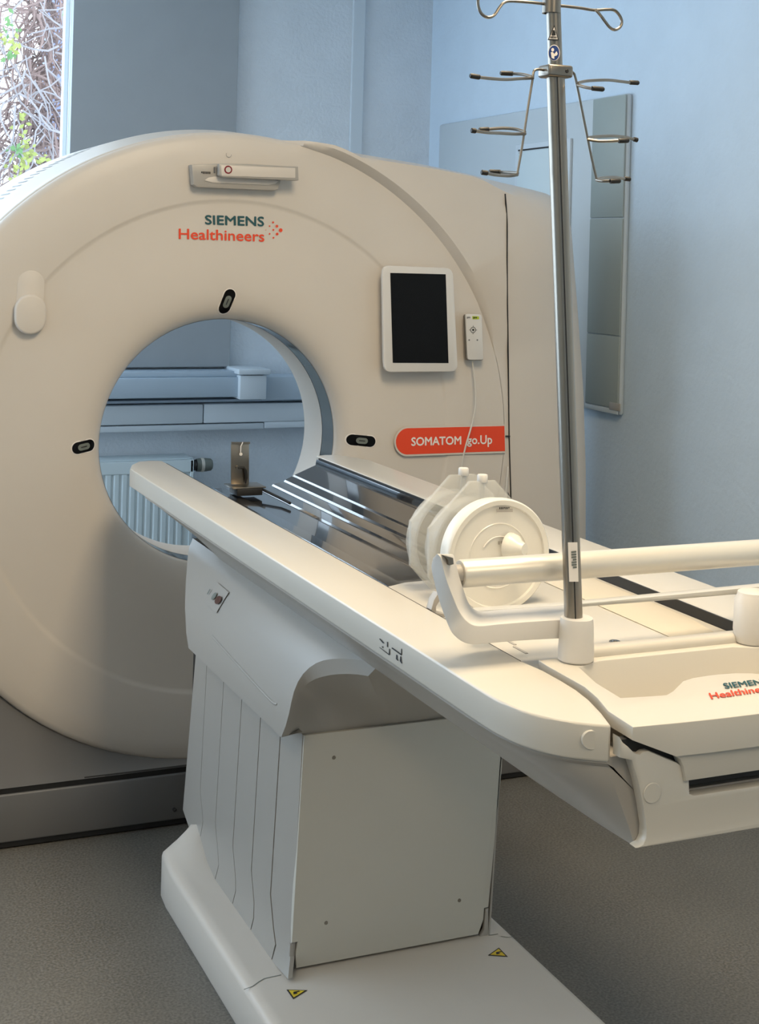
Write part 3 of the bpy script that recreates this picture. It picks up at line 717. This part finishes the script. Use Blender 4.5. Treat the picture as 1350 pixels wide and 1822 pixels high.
grid(bm, rows)
pan_t = [Vector((-.222+.222*min(1, i/(n-1)*1.0)*0, -1.262, .60-.03*0)) for i in range(n)]
bottom_in = [Vector((-.252, p.y, p.z+.004)) for p in rows_last] if False else None
grid(bm, [[r[-1] for r in rows], [Vector((-.250, r[-1].y, r[-1].z+.006)) for r in rows]])
grid(bm, [front, frin])
# arched underside back to the pedestal front
zp = at(541, 1309, y=-1.300).z+.003
line = []
for i in range(n):
    t_ = 1-i/(n-1); line.append(Vector((-.226+.20*t_, -1.300, zp)))
mid = [a.lerp(b, .45)+Vector((0, .01, .012*math.sin(math.pi*i/(n-1)))) for i, (a, b) in enumerate(zip(frin, line))]
grid(bm, [frin, mid, line])
cl = [frin[0], Vector((0, frin[0].y, frin[0].z))]; grid(bm, [cl, [mid[0], Vector((0, mid[0].y, mid[0].z))], [line[0], Vector((0, -1.300, zp))]])
geo = bm.verts[:]+bm.edges[:]+bm.faces[:]
r_ = bmesh.ops.duplicate(bm, geom=geo)
nv = [v for v in r_['geom'] if isinstance(v, bmesh.types.BMVert)]
for v in nv: v.co.x = -v.co.x
grid(bm, [rear, [mir(p) for p in rear]])
hood = obj('pedestal_hood', bm, 'ltgrey', tb, ang=32)
pr = [hit(hood, 377, 1131, 0), hit(hood, 420, 1179, 0), hit(hood, 460, 1223, 0), hit(hood, 485, 1249, 0), hit(hood, 493, 1253, -.001)]
pr = [p for p in pr if p is not None]
if len(pr) > 2:
    bm = bmesh.new(); tube(bm, smoothline(pr, 4), .0028, 8); obj('hood_ridge', bm, 'ltgrey', hood)
def onhood(name, pxs, m, off=.0012, label=None):
    ps = [hit(hood, a, b, off) for a, b in pxs]
    if any(p is None for p in ps): return
    bm = bmesh.new(); poly_face(bm, ps); return obj(name, bm, m, hood, smooth=False, label=label)
def ell(cx_, cy_, a, b, rot, n_=16):
    c, s = math.cos(rot), math.sin(rot)
    return [(cx_+a*math.cos(t_)*c-b*math.sin(t_)*s, cy_+a*math.cos(t_)*s+b*math.sin(t_)*c) for t_ in [2*math.pi*k/n_ for k in range(n_)]]
onhood('control_label', [(388, 1037), (409, 1055), (387, 1091), (366, 1073)], 'ltgrey', .0035)
onhood('stop_button', ell(391.5, 1069, 8, 5, -1.0), 'redblack', .0060, 'dark red button')
onhood('lock_symbol', ell(384, 1062, 7.5, 3, -1.0), 'valve', .0055)
onhood('label_mark', [(376, 1049), (378, 1050), (373, 1059), (371, 1058)], 'valve', .005)
# pedestal: dark core, telescoping side panels, front panel
obj('pedestal_core', bx((-.238, -1.25, .02), (.19, -.52, .70)), 'blk', tb, smooth=False)
tops = [(352, 1150), (370, 1170), (400, 1205), (432, 1240), (465, 1277), (500, 1312), (541, 1300)]
bots = [(325, 1440), (350, 1513), (382, 1567), (412, 1614), (444, 1662), (483, 1709), (513, 1743)]
kn = [None, (356, 1404), (383, 1464), (414, 1506), (447, 1549), (481, 1592), None]
zx = lambda z: -.25-.020*max(0, min(1, (.56-z)/.46))
def side(px, py):
    x_ = -.25
    for _ in range(6): p = at(px, py, x=x_); x_ = zx(p.z)
    return at(px, py, x=x_)
def seamline(i):
    a = side(*tops[i]); b = side(*bots[i]); a = a+Vector((0, 0, .07)); a.x = -.25
    if kn[i] is None: return [a, a.lerp(b, .33), a.lerp(b, .66), a.lerp(b, .8), a.lerp(b, .9), b]
    k_ = side(*kn[i]); 
    bulge = side(kn[i][0]+5, kn[i][1]+58); b2 = side(bots[i][0]+7, bots[i][1]-28)
    return [a, a.lerp(k_, .5), k_, bulge, b2, b]
SL = [seamline(i) for i in range(7)]
for i in range(6):
    A_, B_ = SL[i], SL[i+1]
    if i == 5: B_ = [at(540, 1309, y=-1.306)+Vector((-.001, 0, 0)), at(530, 1480, y=-1.306), at(525, 1600, y=-1.306), at(521, 1660, y=-1.306), at(518, 1700, y=-1.308), side(513, 1743)]
    gp = (.0012, .0012, .0014, .0019, .0024, .0024)[i]
    rows = [[a.lerp(b, gp/(b-a).length), a.lerp(b, .5), b.lerp(a, gp/(b-a).length)] for a, b in zip(A_, B_)]
    bm = bmesh.new(); grid(bm, rows); r_ = bmesh.ops.extrude_face_region(bm, geom=bm.faces[:])
    bmesh.ops.translate(bm, verts=[v for v in r_['geom'] if isinstance(v, bmesh.types.BMVert)], vec=(.010, .002, 0))
    obj('side_panel', bm, 'ltgrey', tb, ang=50)
yp = -1.308
def F_(a, b): return at(a, b, y=yp)
tr_ = Vector((F_(893, 1365).x+.004, yp, .60)); tl_ = Vector((-.219, yp, .575))
P = [F_(541, 1309), Vector((F_(893, 1365).x, yp, F_(541, 1309).z)), F_(893, 1365), F_(869, 1614), F_(861.5, 1616), F_(860, 1636), F_(853, 1656), F_(851, 1662.5), F_(527, 1723), F_(526, 1700), F_(530, 1676), F_(519, 1678)]
bm = bmesh.new(); prism(bm, P, (0, .02, 0), .0015); fp = obj('front_panel', bm, 'panel', tb, label='cream front panel of the pedestal')
obj('panel_backing', bx((-.225, yp+.022, .02), (.185, yp+.035, .56)), 'blk', tb, smooth=False)
P = [F_(516, 1680), F_(522, 1680), F_(522.5, 1705), F_(520, 1722), F_(522, 1742), F_(513, 1743)]
bm = bmesh.new(); prism(bm, P, (0, .01, 0), .0008); obj('corner_post', bm, 'ltgrey', tb)
P = [F_(864, 1618), F_(869, 1616), F_(869, 1674), F_(862, 1676), F_(853, 1668), F_(861, 1655), F_(862, 1640)]
bm = bmesh.new(); prism(bm, P, (0, .01, 0), .0008); obj('corner_post', bm, 'ltgrey', tb)
xr = F_(893, 1365).x; P = [Vector((xr, yp, .60)), Vector((xr+.002, -.55, .60)), Vector((F_(868, 1675).x+.004, -.55, .1)), F_(868, 1675)]
bm = bmesh.new(); prism(bm, P, (.004, 0, 0)); obj('side_panel', bm, 'ltgrey', tb)
for a in ((594, 1348), (817, 1602), (580, 1642)):
    bm = bmesh.new(); lathe(bm, [(0, .0012), (.0035, .0012), (.004, 0)], (0, -1, 0), F_(*a)+Vector((0, -.0002, 0)), 14); obj('screw', bm, 'steeld', fp)
# base platform
def sm(t_): t_ = max(0, min(1, t_)); return t_*t_*(3-2*t_)
bm = bmesh.new(); rows = []
ysb = [-.60, -.64, -.685, -.73, -.78, -.85, -.95, -1.3, -1.8, -2.6]
for y in ysb:
    r_ = []
    ox = -.355+.085*sm((y+.70)/.12)
    def zz(x_, y=y): return .104+.065*sm((y+.86)/.26)*sm((x_-ox)/.085)+.014*sm((y+.80)/.12)
    r_ += [Vector((ox+.004, y, 0)), Vector((ox, y, .01)), Vector((ox, y, zz(ox)-.014)), Vector((ox+.003, y, zz(ox)-.005)), Vector((ox+.011, y, zz(ox)))]
    for k in range(1, 6): x_ = ox+.011+(-.25-ox-.011)*k/5; r_.append(Vector((x_, y, zz(x_))))
    r_ += [Vector((.235, y, .104)), Vector((.247, y, .100)), Vector((.252, y, .09)), Vector((.252, y, 0))]
    rows.append(r_)
grid(bm, rows); 
for rr_ in (rows[0], rows[-1]): poly_face(bm, rr_)
base = obj('base_platform', bm, 'gwhite', tb, ang=45)
def bz(a, b, e=.0006): p = at(a, b, z=.104+e); return p
def strip_on(pxs, wd=.0022, name='base_seam'):
    ps = [bz(*q) for q in pxs]; bm = bmesh.new(); rows = []
    for i, p in enumerate(ps):
        d = (ps[min(i+1, len(ps)-1)]-ps[max(0, i-1)]).normalized(); nn = Vector((-d.y, d.x, 0))*wd/2; rows.append([p-nn, p+nn])
    grid(bm, rows); obj(name, bm, 'valve', base, smooth=False)
strip_on([(434, 1760.5), (450, 1754.5), (460, 1747), (470, 1741), (485, 1737.5), (500, 1734.5)]); strip_on([(869, 1664), (878, 1663), (886, 1661.5)]); strip_on([(891, 1666), (902, 1667.5), (912, 1667)])
for tri in ([(509.6, 1761), (546.7, 1762), (521.5, 1777.8)], [(887.4, 1686.3), (903.3, 1702.6), (867.8, 1700)]):
    q = [bz(*p, .0005) for p in tri]; c = sum(q, Vector())/3
    bm = bmesh.new(); prism(bm, q, (0, 0, .0004)); o = obj('warning_sticker', bm, 'ink', base, smooth=False, label='black-edged yellow warning triangle')
    bm = bmesh.new(); prism(bm, [c+(p-c)*.76+Vector((0, 0, .0004)) for p in q], (0, 0, .0003)); obj('sticker_field', bm, 'yellow', o, smooth=False)
    bm = bmesh.new(); poly_face(bm, [c+Vector((x_*.011, y_*.008, .0012)) for x_, y_ in ((-.6, -.6), (.2, -.6), (.1, .0), (.8, .1), (.8, .5), (-.3, .5))]); obj('sticker_symbol', bm, 'ink', o, smooth=False)

# ------------------------------------------------------------------ paper roll holder at the foot end
rk = thing('roll_holder', 'white U-shaped roll holder with a thick crossbar on the foot end of the table', 'roll holder', (0, -2.19, T))
Bp = [(777, 985), (784, 994), (793, 1029), (805.6, 1062), (818, 1089.5), (833, 1107), (851, 1113.5), (890, 1110), (940, 1106), (1004, 1102)]
Cp = [(806, 986), (811, 1000), (817, 1025), (826, 1052), (834, 1073), (846, 1084.5), (862, 1087), (895, 1084), (940, 1081), (1008, 1076)]
Ap = [(770, 993), (767, 1010), (773, 1040), (783, 1075), (795, 1108), (808, 1131), (835, 1146), (890, 1143), (940, 1139), (1002, 1136)]
yB = [-2.155, -2.16, -2.165, -2.17, -2.175, -2.18, -2.18, -2.18, -2.18, -2.18]
yC = [-2.15, -2.15, -2.15, -2.145, -2.13, -2.115, -2.105, -2.10, -2.10, -2.10]
yA = [-2.125, -2.12, -2.13, -2.145, -2.16, -2.175, -2.18, -2.18, -2.18, -2.18]
rows = []
for a, b, c, ya_, yb_, yc_ in zip(Ap, Bp, Cp, yA, yB, yC):
    A_, B_, C_ = at(*a, y=ya_), at(*b, y=yb_), at(*c, y=yc_); D_ = A_+C_-B_; rows.append([A_, B_, C_, D_])
cur = [smoothline([r[i] for r in rows], 4) for i in range(4)]
loop = [[c_[i] for c_ in cur] for i in range(len(cur[0]))]
def arm(s):
    bm = bmesh.new(); grid(bm, [[mir(p) if s else p for p in r] for r in (loop[:-7] if s else loop)], closed=True, cap=True)
    bmesh.ops.recalc_face_normals(bm, faces=bm.faces)
    es = [e for e in bm.edges if len(e.link_faces) == 2 and e.calc_face_angle(0) > 1.0]
    bmesh.ops.bevel(bm, geom=es, offset=.004, segments=3, profile=.5, affect='EDGES', clamp_overlap=True)
    obj('side_arm', bm, 'white', rk, ang=40)
    hc = Vector(((.166 if s else -.152), -2.195, 0))
    bm = bmesh.new(); u_ = .016 if s else 0; lathe(bm, [(0, 1.030+u_), (.020, 1.030+u_), (.0235, 1.028+u_), (.0245, 1.023+u_), (.0250+u_*.2, 1.015+u_), (.0262+u_*.2, .985), (.0265, T+.004), (.024, T+.0015), (0, T+.0015)], (0, 0, 1), hc, 40)
    obj('hub_socket', bm, 'white', rk, ang=40)
arm(0); arm(1)
yT = -2.135; tl = at(818, 1021, y=yT); tr = Vector((-tl.x, yT, tl.z))
bm = bmesh.new(); lathe(bm, [(0, 0), (.019, 0), (.0205, .003), (.0205, 2*abs(tl.x)-.003), (.019, 2*abs(tl.x)), (0, 2*abs(tl.x))], (1, 0, 0), tl, 40); obj('crossbar', bm, 'alu', rk, ang=50)
bm = bmesh.new(); lathe(bm, [(0, -.02), (.012, -.02), (.014, -.004), (.014, 0), (0, 0)], (1, 0, 0), tl, 24); obj('crossbar_plug', bm, 'ltgrey', rk)
bm = bmesh.new(); lathe(bm, [(0, -.02), (.012, -.02), (.014, -.004), (.014, 0), (0, 0)], (-1, 0, 0), tr, 24); obj('crossbar_plug', bm, 'ltgrey', rk)
bm = bmesh.new(); P = [at(790, 989, y=-2.165), at(806, 993, y=-2.165), at(807, 1004, y=-2.165), at(799, 1006, y=-2.165), at(797, 996, y=-2.165)]; prism(bm, P, (0, .01, 0)); obj('steel_catch', bm, 'steeld', rk)
bm = bmesh.new(); yy = -2.085; P = [at(846, 1087, y=yy), at(920, 1082, y=yy), at(1010, 1076, y=yy), at(1150, 1063, y=yy), at(1420, 1037, y=yy), at(1420, 1046, y=yy), at(1350, 1054, y=yy), at(1150, 1071, y=yy), at(1010, 1082, y=yy), at(900, 1086, y=yy), at(850, 1089, y=yy)]
prism(bm, P, (0, .02, 0), .0008); obj('tear_bar', bm, 'alu', rk, label='thin flat tear-off bar')

# ------------------------------------------------------------------ infusion pole
yP = -2.195
iv = thing('infusion_pole', 'tall stainless steel infusion pole with wire hooks at the table foot end', 'infusion pole', tuple(at(1019, 1100, y=yP)))
K = lambda a, b, y=yP: at(a, b, y=y)
foot = K(1020.5, 1112); topp = K(984.5, -40); col_ = K(988, 128)
bm = bmesh.new(); tube(bm, [foot, foot.lerp(col_, .5), col_], .0133, 28); obj('lower_pole', bm, 'steel', iv)
bm = bmesh.new(); tube(bm, [col_, K(982, -60)], .0106, 24); obj('upper_pole', bm, 'steel', iv)
dirv = (topp-foot).normalized()
bm = bmesh.new(); nn = Vector((1, 0, 0)); c0 = foot+Vector((-.0046, -.0123, 0)); 
tube(bm, [c0+Vector((0, 0, .01)), c0.lerp(col_+Vector((-.0046, -.0123, 0)), .998)], .0012, 6); obj('pole_reflection', bm, 'rubber', iv)  # dark reflection in the steel, built as a thin black line along the pole
bm = bmesh.new(); box(bm, (-.0205, -.017, -.009), (.0205, .017, .009), .004, 3)
for v in bm.verts: v.co = v.co+col_
cl_ = obj('hook_collar', bm, 'steeld', iv)
bm = bmesh.new(); lathe(bm, [(0, .001), (.0025, .001), (.003, 0)], (0, -1, 0), col_+Vector((.009, -.017, 0)), 12); obj('collar_screw', bm, 'rubber', cl_)
bm = bmesh.new(); c = K(981, 9); lathe(bm, [(.0107, -.012), (.0135, -.012), (.0135, .016), (.0107, .016)], (0, 0, 1), c, 24); obj('top_clamp', bm, 'steeld', iv)
def wire(name, pts, r, parent=iv, m='steel'):
    bm = bmesh.new(); tube(bm, smoothline(pts, 6), r, 10); return obj(name, bm, m, parent)
wire('loop_hook', [K(968, 7), K(940, 4), K(908, 2), K(896, 5), K(888, 14), K(879, 27), K(868, 31), K(857, 25), K(851, 12), K(851, -2), K(860, -12), K(880, -12), K(897, -4, yP-.01)], .0022)
wire('loop_hook', [K(994, 10), K(1030, 14), K(1056, 18), K(1078, 17), K(1092, 18), K(1101, 26), K(1106, 38), K(1103, 48), K(1094, 53), K(1085, 49), K(1076, 38), K(1068, 27), K(1060, 18, yP-.01)], .0022)
la = wire('hook_arm', [K(968, 125), K(958, 123.5), K(951, 125), K(948.5, 131), K(947, 142), K(940, 185), K(934, 225), K(927, 270), K(920, 309)], .0019)
ra = wire('hook_arm', [K(1006, 127), K(1014, 127.5), K(1020, 130), K(1023, 137), K(1028, 160), K(1036, 200), K(1045, 245), K(1053, 284), K(1061, 318)], .0019)
def prong(arm_, pts, tip_, dy):
    yy_ = [yP+dy*min(1, 1.4*i/len(pts)) for i in range(len(pts))]
    ps = [K(a, b, y_) for (a, b), y_ in zip(pts, yy_)]; o = wire('prong', ps, .0023, arm_)
    e0 = K(*tip_[0], yy_[-1]); e1 = K(*tip_[1], yy_[-1]); bm = bmesh.new(); tube(bm, [e0, e0.lerp(e1, .05), e0.lerp(e1, .9), e1], [.0032, .0036, .0036, .0026], 14); obj('rubber_tip', bm, 'rubber', o)
prong(la, [(948, 139), (925, 140), (900, 141.5), (875, 140), (852, 137.5)], ((853, 137.5), (836, 134.5)), -.05)
prong(la, [(947, 137), (930, 132.5), (911, 131)], ((912, 131), (890, 130)), .05)
prong(la, [(934, 238), (915, 238.5), (890, 237), (868, 236), (845, 233)], ((846, 233), (838, 232)), -.05)
prong(la, [(934, 235), (918, 230), (895, 228), (868, 230)], ((869, 230), (852, 231)), .05)
prong(la, [(920, 311), (905, 313), (880, 311), (866, 308)], ((867, 308), (856, 306.5)), -.04)
prong(la, [(921, 308), (905, 307), (888, 306)], ((890, 306.3), (870, 305.5)), .05)
prong(ra, [(1027, 148), (1045, 144), (1080, 142.5), (1105, 145), (1121, 147)], ((1120, 146.5), (1136, 147.5)), .05)
prong(ra, [(1027, 151), (1040, 155), (1054, 157.5)], ((1053, 157), (1074, 159)), -.05)
prong(ra, [(1045, 245), (1065, 243), (1090, 242), (1112, 244), (1128, 248)], ((1127, 247.5), (1134, 249.5)), .05)
prong(ra, [(1045, 248), (1065, 251), (1085, 251), (1102, 250)], ((1100, 250.5), (1118, 250)), -.04)
prong(ra, [(1061, 319), (1075, 316), (1095, 315.5), (1112, 318)], ((1110, 317.5), (1121, 319)), .05)
prong(ra, [(1061, 320), (1070, 322), (1085, 322)], ((1085, 322.5), (1103, 322)), -.03)
# stickers on the pole
ys2 = yP-.0116
def curved(name, pxs, m, parent, off=0, label=None):
    bm = bmesh.new(); poly_face(bm, [at(a, b, y=ys2-off) for a, b in pxs]); return obj(name, bm, m, parent, smooth=False, label=label)
s1 = curved('warning_sticker', [(986, 44), (974, 71.5), (994, 72)], 'ink', iv, 0, 'white and black warning triangle')
curved('sticker_field', [(985.8, 48), (976.5, 69.5), (992, 70)], 'prt', s1, .0006)
curved('sticker_symbol', [(983, 54), (986, 53), (988, 57), (988.5, 63), (981, 63)], 'ink', s1, .0012)
fine_print('sticker_lettering', 6, tuple(at(a, b, y=ys2-.0012) for a, b in ((979, 64.5), (990, 64.8), (978, 68), (991, 68.2))), 'ink', s1)
s2 = curved('instruction_sticker', ell(985.5, 94, 10.5, 14.5, 0, 28), 'prt', iv, 0, 'round blue instruction sticker')
curved('sticker_field', ell(985.5, 94, 9.3, 13.2, 0, 28), 'blue', s2, .0006)
curved('sticker_symbol', ell(983, 88.5, 2.6, 3.2, 0), 'prt', s2, .0012)
curved('sticker_symbol', [(979.5, 93), (983, 92.5), (986, 96), (990, 91), (992, 96), (990, 99), (986, 100), (986, 105), (981, 103)], 'prt', s2, .0012)
ys2 = yP-.0148
s3 = curved('label_sticker', [(1010, 965), (1027, 965), (1029, 1035), (1012.5, 1035)], 'prt', iv, 0, 'pale label sticker')
fine_print('label_lettering', 7, tuple(at(a, b, y=ys2-.0008) for a, b in ((1025, 980), (1026, 1012), (1016, 981), (1017, 1013))), 'valve', s3)

# ------------------------------------------------------------------ phantoms on the table
def ph_cyl(o_, cen_, R_, y0, y1, m):
    bm = bmesh.new(); lathe(bm, [(0, y0), (R_*.97, y0), (R_, y0+.003), (R_, y1-.003), (R_*.97, y1), (0, y1)], (0, 1, 0), Vector((cen_[0], 0, cen_[1])), 64); return obj('cylinder', bm, m, o_)
wc = at(888.5, 990, y=-1.80); R1 = .1005
wp = thing('water_phantom', 'round milky white plastic phantom standing nearest the roll holder', 'phantom', (wc.x, -1.75, zc))
C0 = Vector((wc.x, 0, wc.z))
bm = bmesh.new(); lathe(bm, [(0, -1.795), (.055, -1.795), (.0565, -1.7965), (.058, -1.795), (.088, -1.795), (.0895, -1.800), (.098, -1.801), (.1005, -1.798), (.1005, -1.785), (.097, -1.783), (.097, -1.762), (0, -1.762)], (0, 1, 0), C0, 72); wb = obj('body', bm, 'phantom', wp, ang=40)
bm = bmesh.new(); c1 = at(908, 972, y=-1.797); lathe(bm, [(.0, .030), (.010, .030), (.013, .020), (.021, .012), (.024, .0), (.024, -.003)], (.45, -.9, -.02), c1, 32); obj('filler_neck', bm, 'phantom', wp)
bm = bmesh.new(); tube(bm, [C0+Vector((.034*math.cos(a)-.0, -1.7965, .034*math.sin(a)+.0)) for a in [math.radians(70+80*i/12) for i in range(13)]], .0012, 6); obj('moulded_ridge', bm, 'prt', wp)
yl = -1.8025
P = [at(883, 905.5, y=yl), at(912, 905, y=yl), at(912, 911, y=yl), at(884, 911.5, y=yl)]; bm = bmesh.new(); prism(bm, P, (0, .001, 0)); pl_ = obj('name_plate', bm, 'ltgrey', wp, smooth=False)
fine_print('plate_lettering', 7, (at(888, 902.5, y=yl-.0005), at(907, 902, y=yl-.0005), at(888, 906, y=yl-.0005), at(907, 905.5, y=yl-.0005)), 'ink', pl_)
fine_print('body_lettering', 3, (at(886, 963, y=-1.7962), at(899, 962.5, y=-1.7962), at(886, 969, y=-1.7962), at(899, 968.5, y=-1.7962)), 'ltgrey', wp)
def section(name_, label_, y, Lp, knob, cxp, R_, group=None):
    pts = [at(a, b, y=y) for a, b in Lp]; cx_ = at(cxp, 950, y=y).x
    t_ = thing(name_, label_, 'phantom', (cx_, y, zc))
    P = pts+[Vector((2*cx_-p.x, y, p.z)) for p in pts[::-1]]
    bm = bmesh.new(); prism(bm, P, (0, .010, 0), .002, 2); obj('end_plate', bm, 'plate', t_)
    zmid = (min(p.z for p in pts)+max(p.z for p in pts))/2-.012
    bm = bmesh.new(); lathe(bm, [(R_-.004, y+.011), (R_, y+.012), (R_, y+.05), (R_-.004, y+.051), (R_-.004, y+.011)], (0, 1, 0), Vector((cx_, 0, zmid)), 56); obj('cylinder', bm, 'plate', t_)
    k = at(*knob, y=y+.006); bm = bmesh.new(); lathe(bm, [(0, .014), (.0085, .014), (.0095, .012), (.0095, .002), (.0085, 0), (0, 0)], (0, 0, 1), k-Vector((0, 0, .006)), 24); kk = obj('knob', bm, 'white', t_)
    bm = bmesh.new(); lathe(bm, [(.0045, .0), (.0045, -.033), (0, -.033)], (0, 0, 1), k-Vector((0, 0, .006)), 14); obj('screw_stem', bm, 'plate', kk)
section('phantom_section', 'clear octagonal phantom plate with white knob, farthest from the roll holder', -1.66, [(825, 845), (803, 846), (731, 928), (731, 1007), (773, 1056), (790, 1064)], (824.5, 840), 822, .09)
section('phantom_section', 'clear octagonal phantom plate with white knob, right behind the milky phantom', -1.74, [(858, 856), (837, 857), (763, 941), (763, 1027), (798, 1072), (820, 1080)], (858, 852), 857, .088)
hk = thing('phantom_bracket', 'small grey bent bracket under the phantoms at the left rail', 'bracket', tuple(at(778, 1095, y=-1.86)))
bm = bmesh.new(); y_ = -1.86; P = [at(780, 1055, y=y_), at(772, 1068, y=y_), at(767, 1085, y=y_), at(773, 1096, y=y_), at(792, 1099, y=y_), at(793, 1093, y=y_), at(776, 1090, y=y_), at(776, 1080, y=y_), at(786, 1060, y=y_)]
prism(bm, P, (0, .02, 0), .001); obj('hook', bm, 'ltgrey', hk)
# alignment tool at the bore end
al = thing('alignment_tool', 'small dark metal angle bracket standing on the black tabletop in front of the bore', 'alignment tool', tuple(at(428, 862, y=-.25)))
y_ = -.25; G = lambda a, b, y=y_: at(a, b, y=y)
bm = bmesh.new(); prism(bm, [G(411, 788), G(443, 788), G(443, 862), G(411, 862)], (0, .003, 0), .0005); up = obj('upright_plate', bm, 'steeld', al)
bm = bmesh.new(); prism(bm, [G(410.5, 786), G(443.5, 786), G(443.5, 789.5), G(410.5, 789.5)], (0, -.006, 0)); obj('top_edge', bm, 'steel', up)
pz_ = G(430, 862).z; xl_, xr_ = G(404, 862).x, G(463, 862).x
obj('foot_plate', bx((xl_, -.30, pz_-.004), (xr_, -.22, pz_), .001), 'steeld', al)
obj('clamp_block', bx((xl_+.012, -.305, pz_-.022), (xr_-.012, -.235, pz_-.004), .001), 'rubber', al)
bm = bmesh.new(); tube(bm, [G(432, 787, -.258), G(428.5, 794, -.258), G(428, 806, -.256), G(428, 808, -.252)], .0016, 8); lathe(bm, [(0, 0), (.0045, .001), (.0045, .003), (0, .004)], (0, -1, 0), G(428, 808, -.254), 12); obj('hook_pin', bm, 'prt', up)
bm = bmesh.new(); lathe(bm, [(0, .008), (.004, .008), (.0045, 0)], (0, -1, 0), G(421, 831), 16); obj('set_screw', bm, 'steel', up)
bm = bmesh.new(); tube(bm, [G(424, 833, -.26), G(434, 832, -.26), G(437, 837, -.26), G(438, 850, -.258), G(437, 860, -.256)], [.0025, .003, .0035, .004, .0015], 10); obj('lever', bm, 'rubber', up)
bm = bmesh.new(); tube(bm, [Vector((xr_-.01, -.28, pz_-.008)), Vector((xr_+.01, -.40, .892)), Vector((xr_+.012, -.46, .8905))], .004, 8); obj('cable_stub', bm, 'rubber', al)
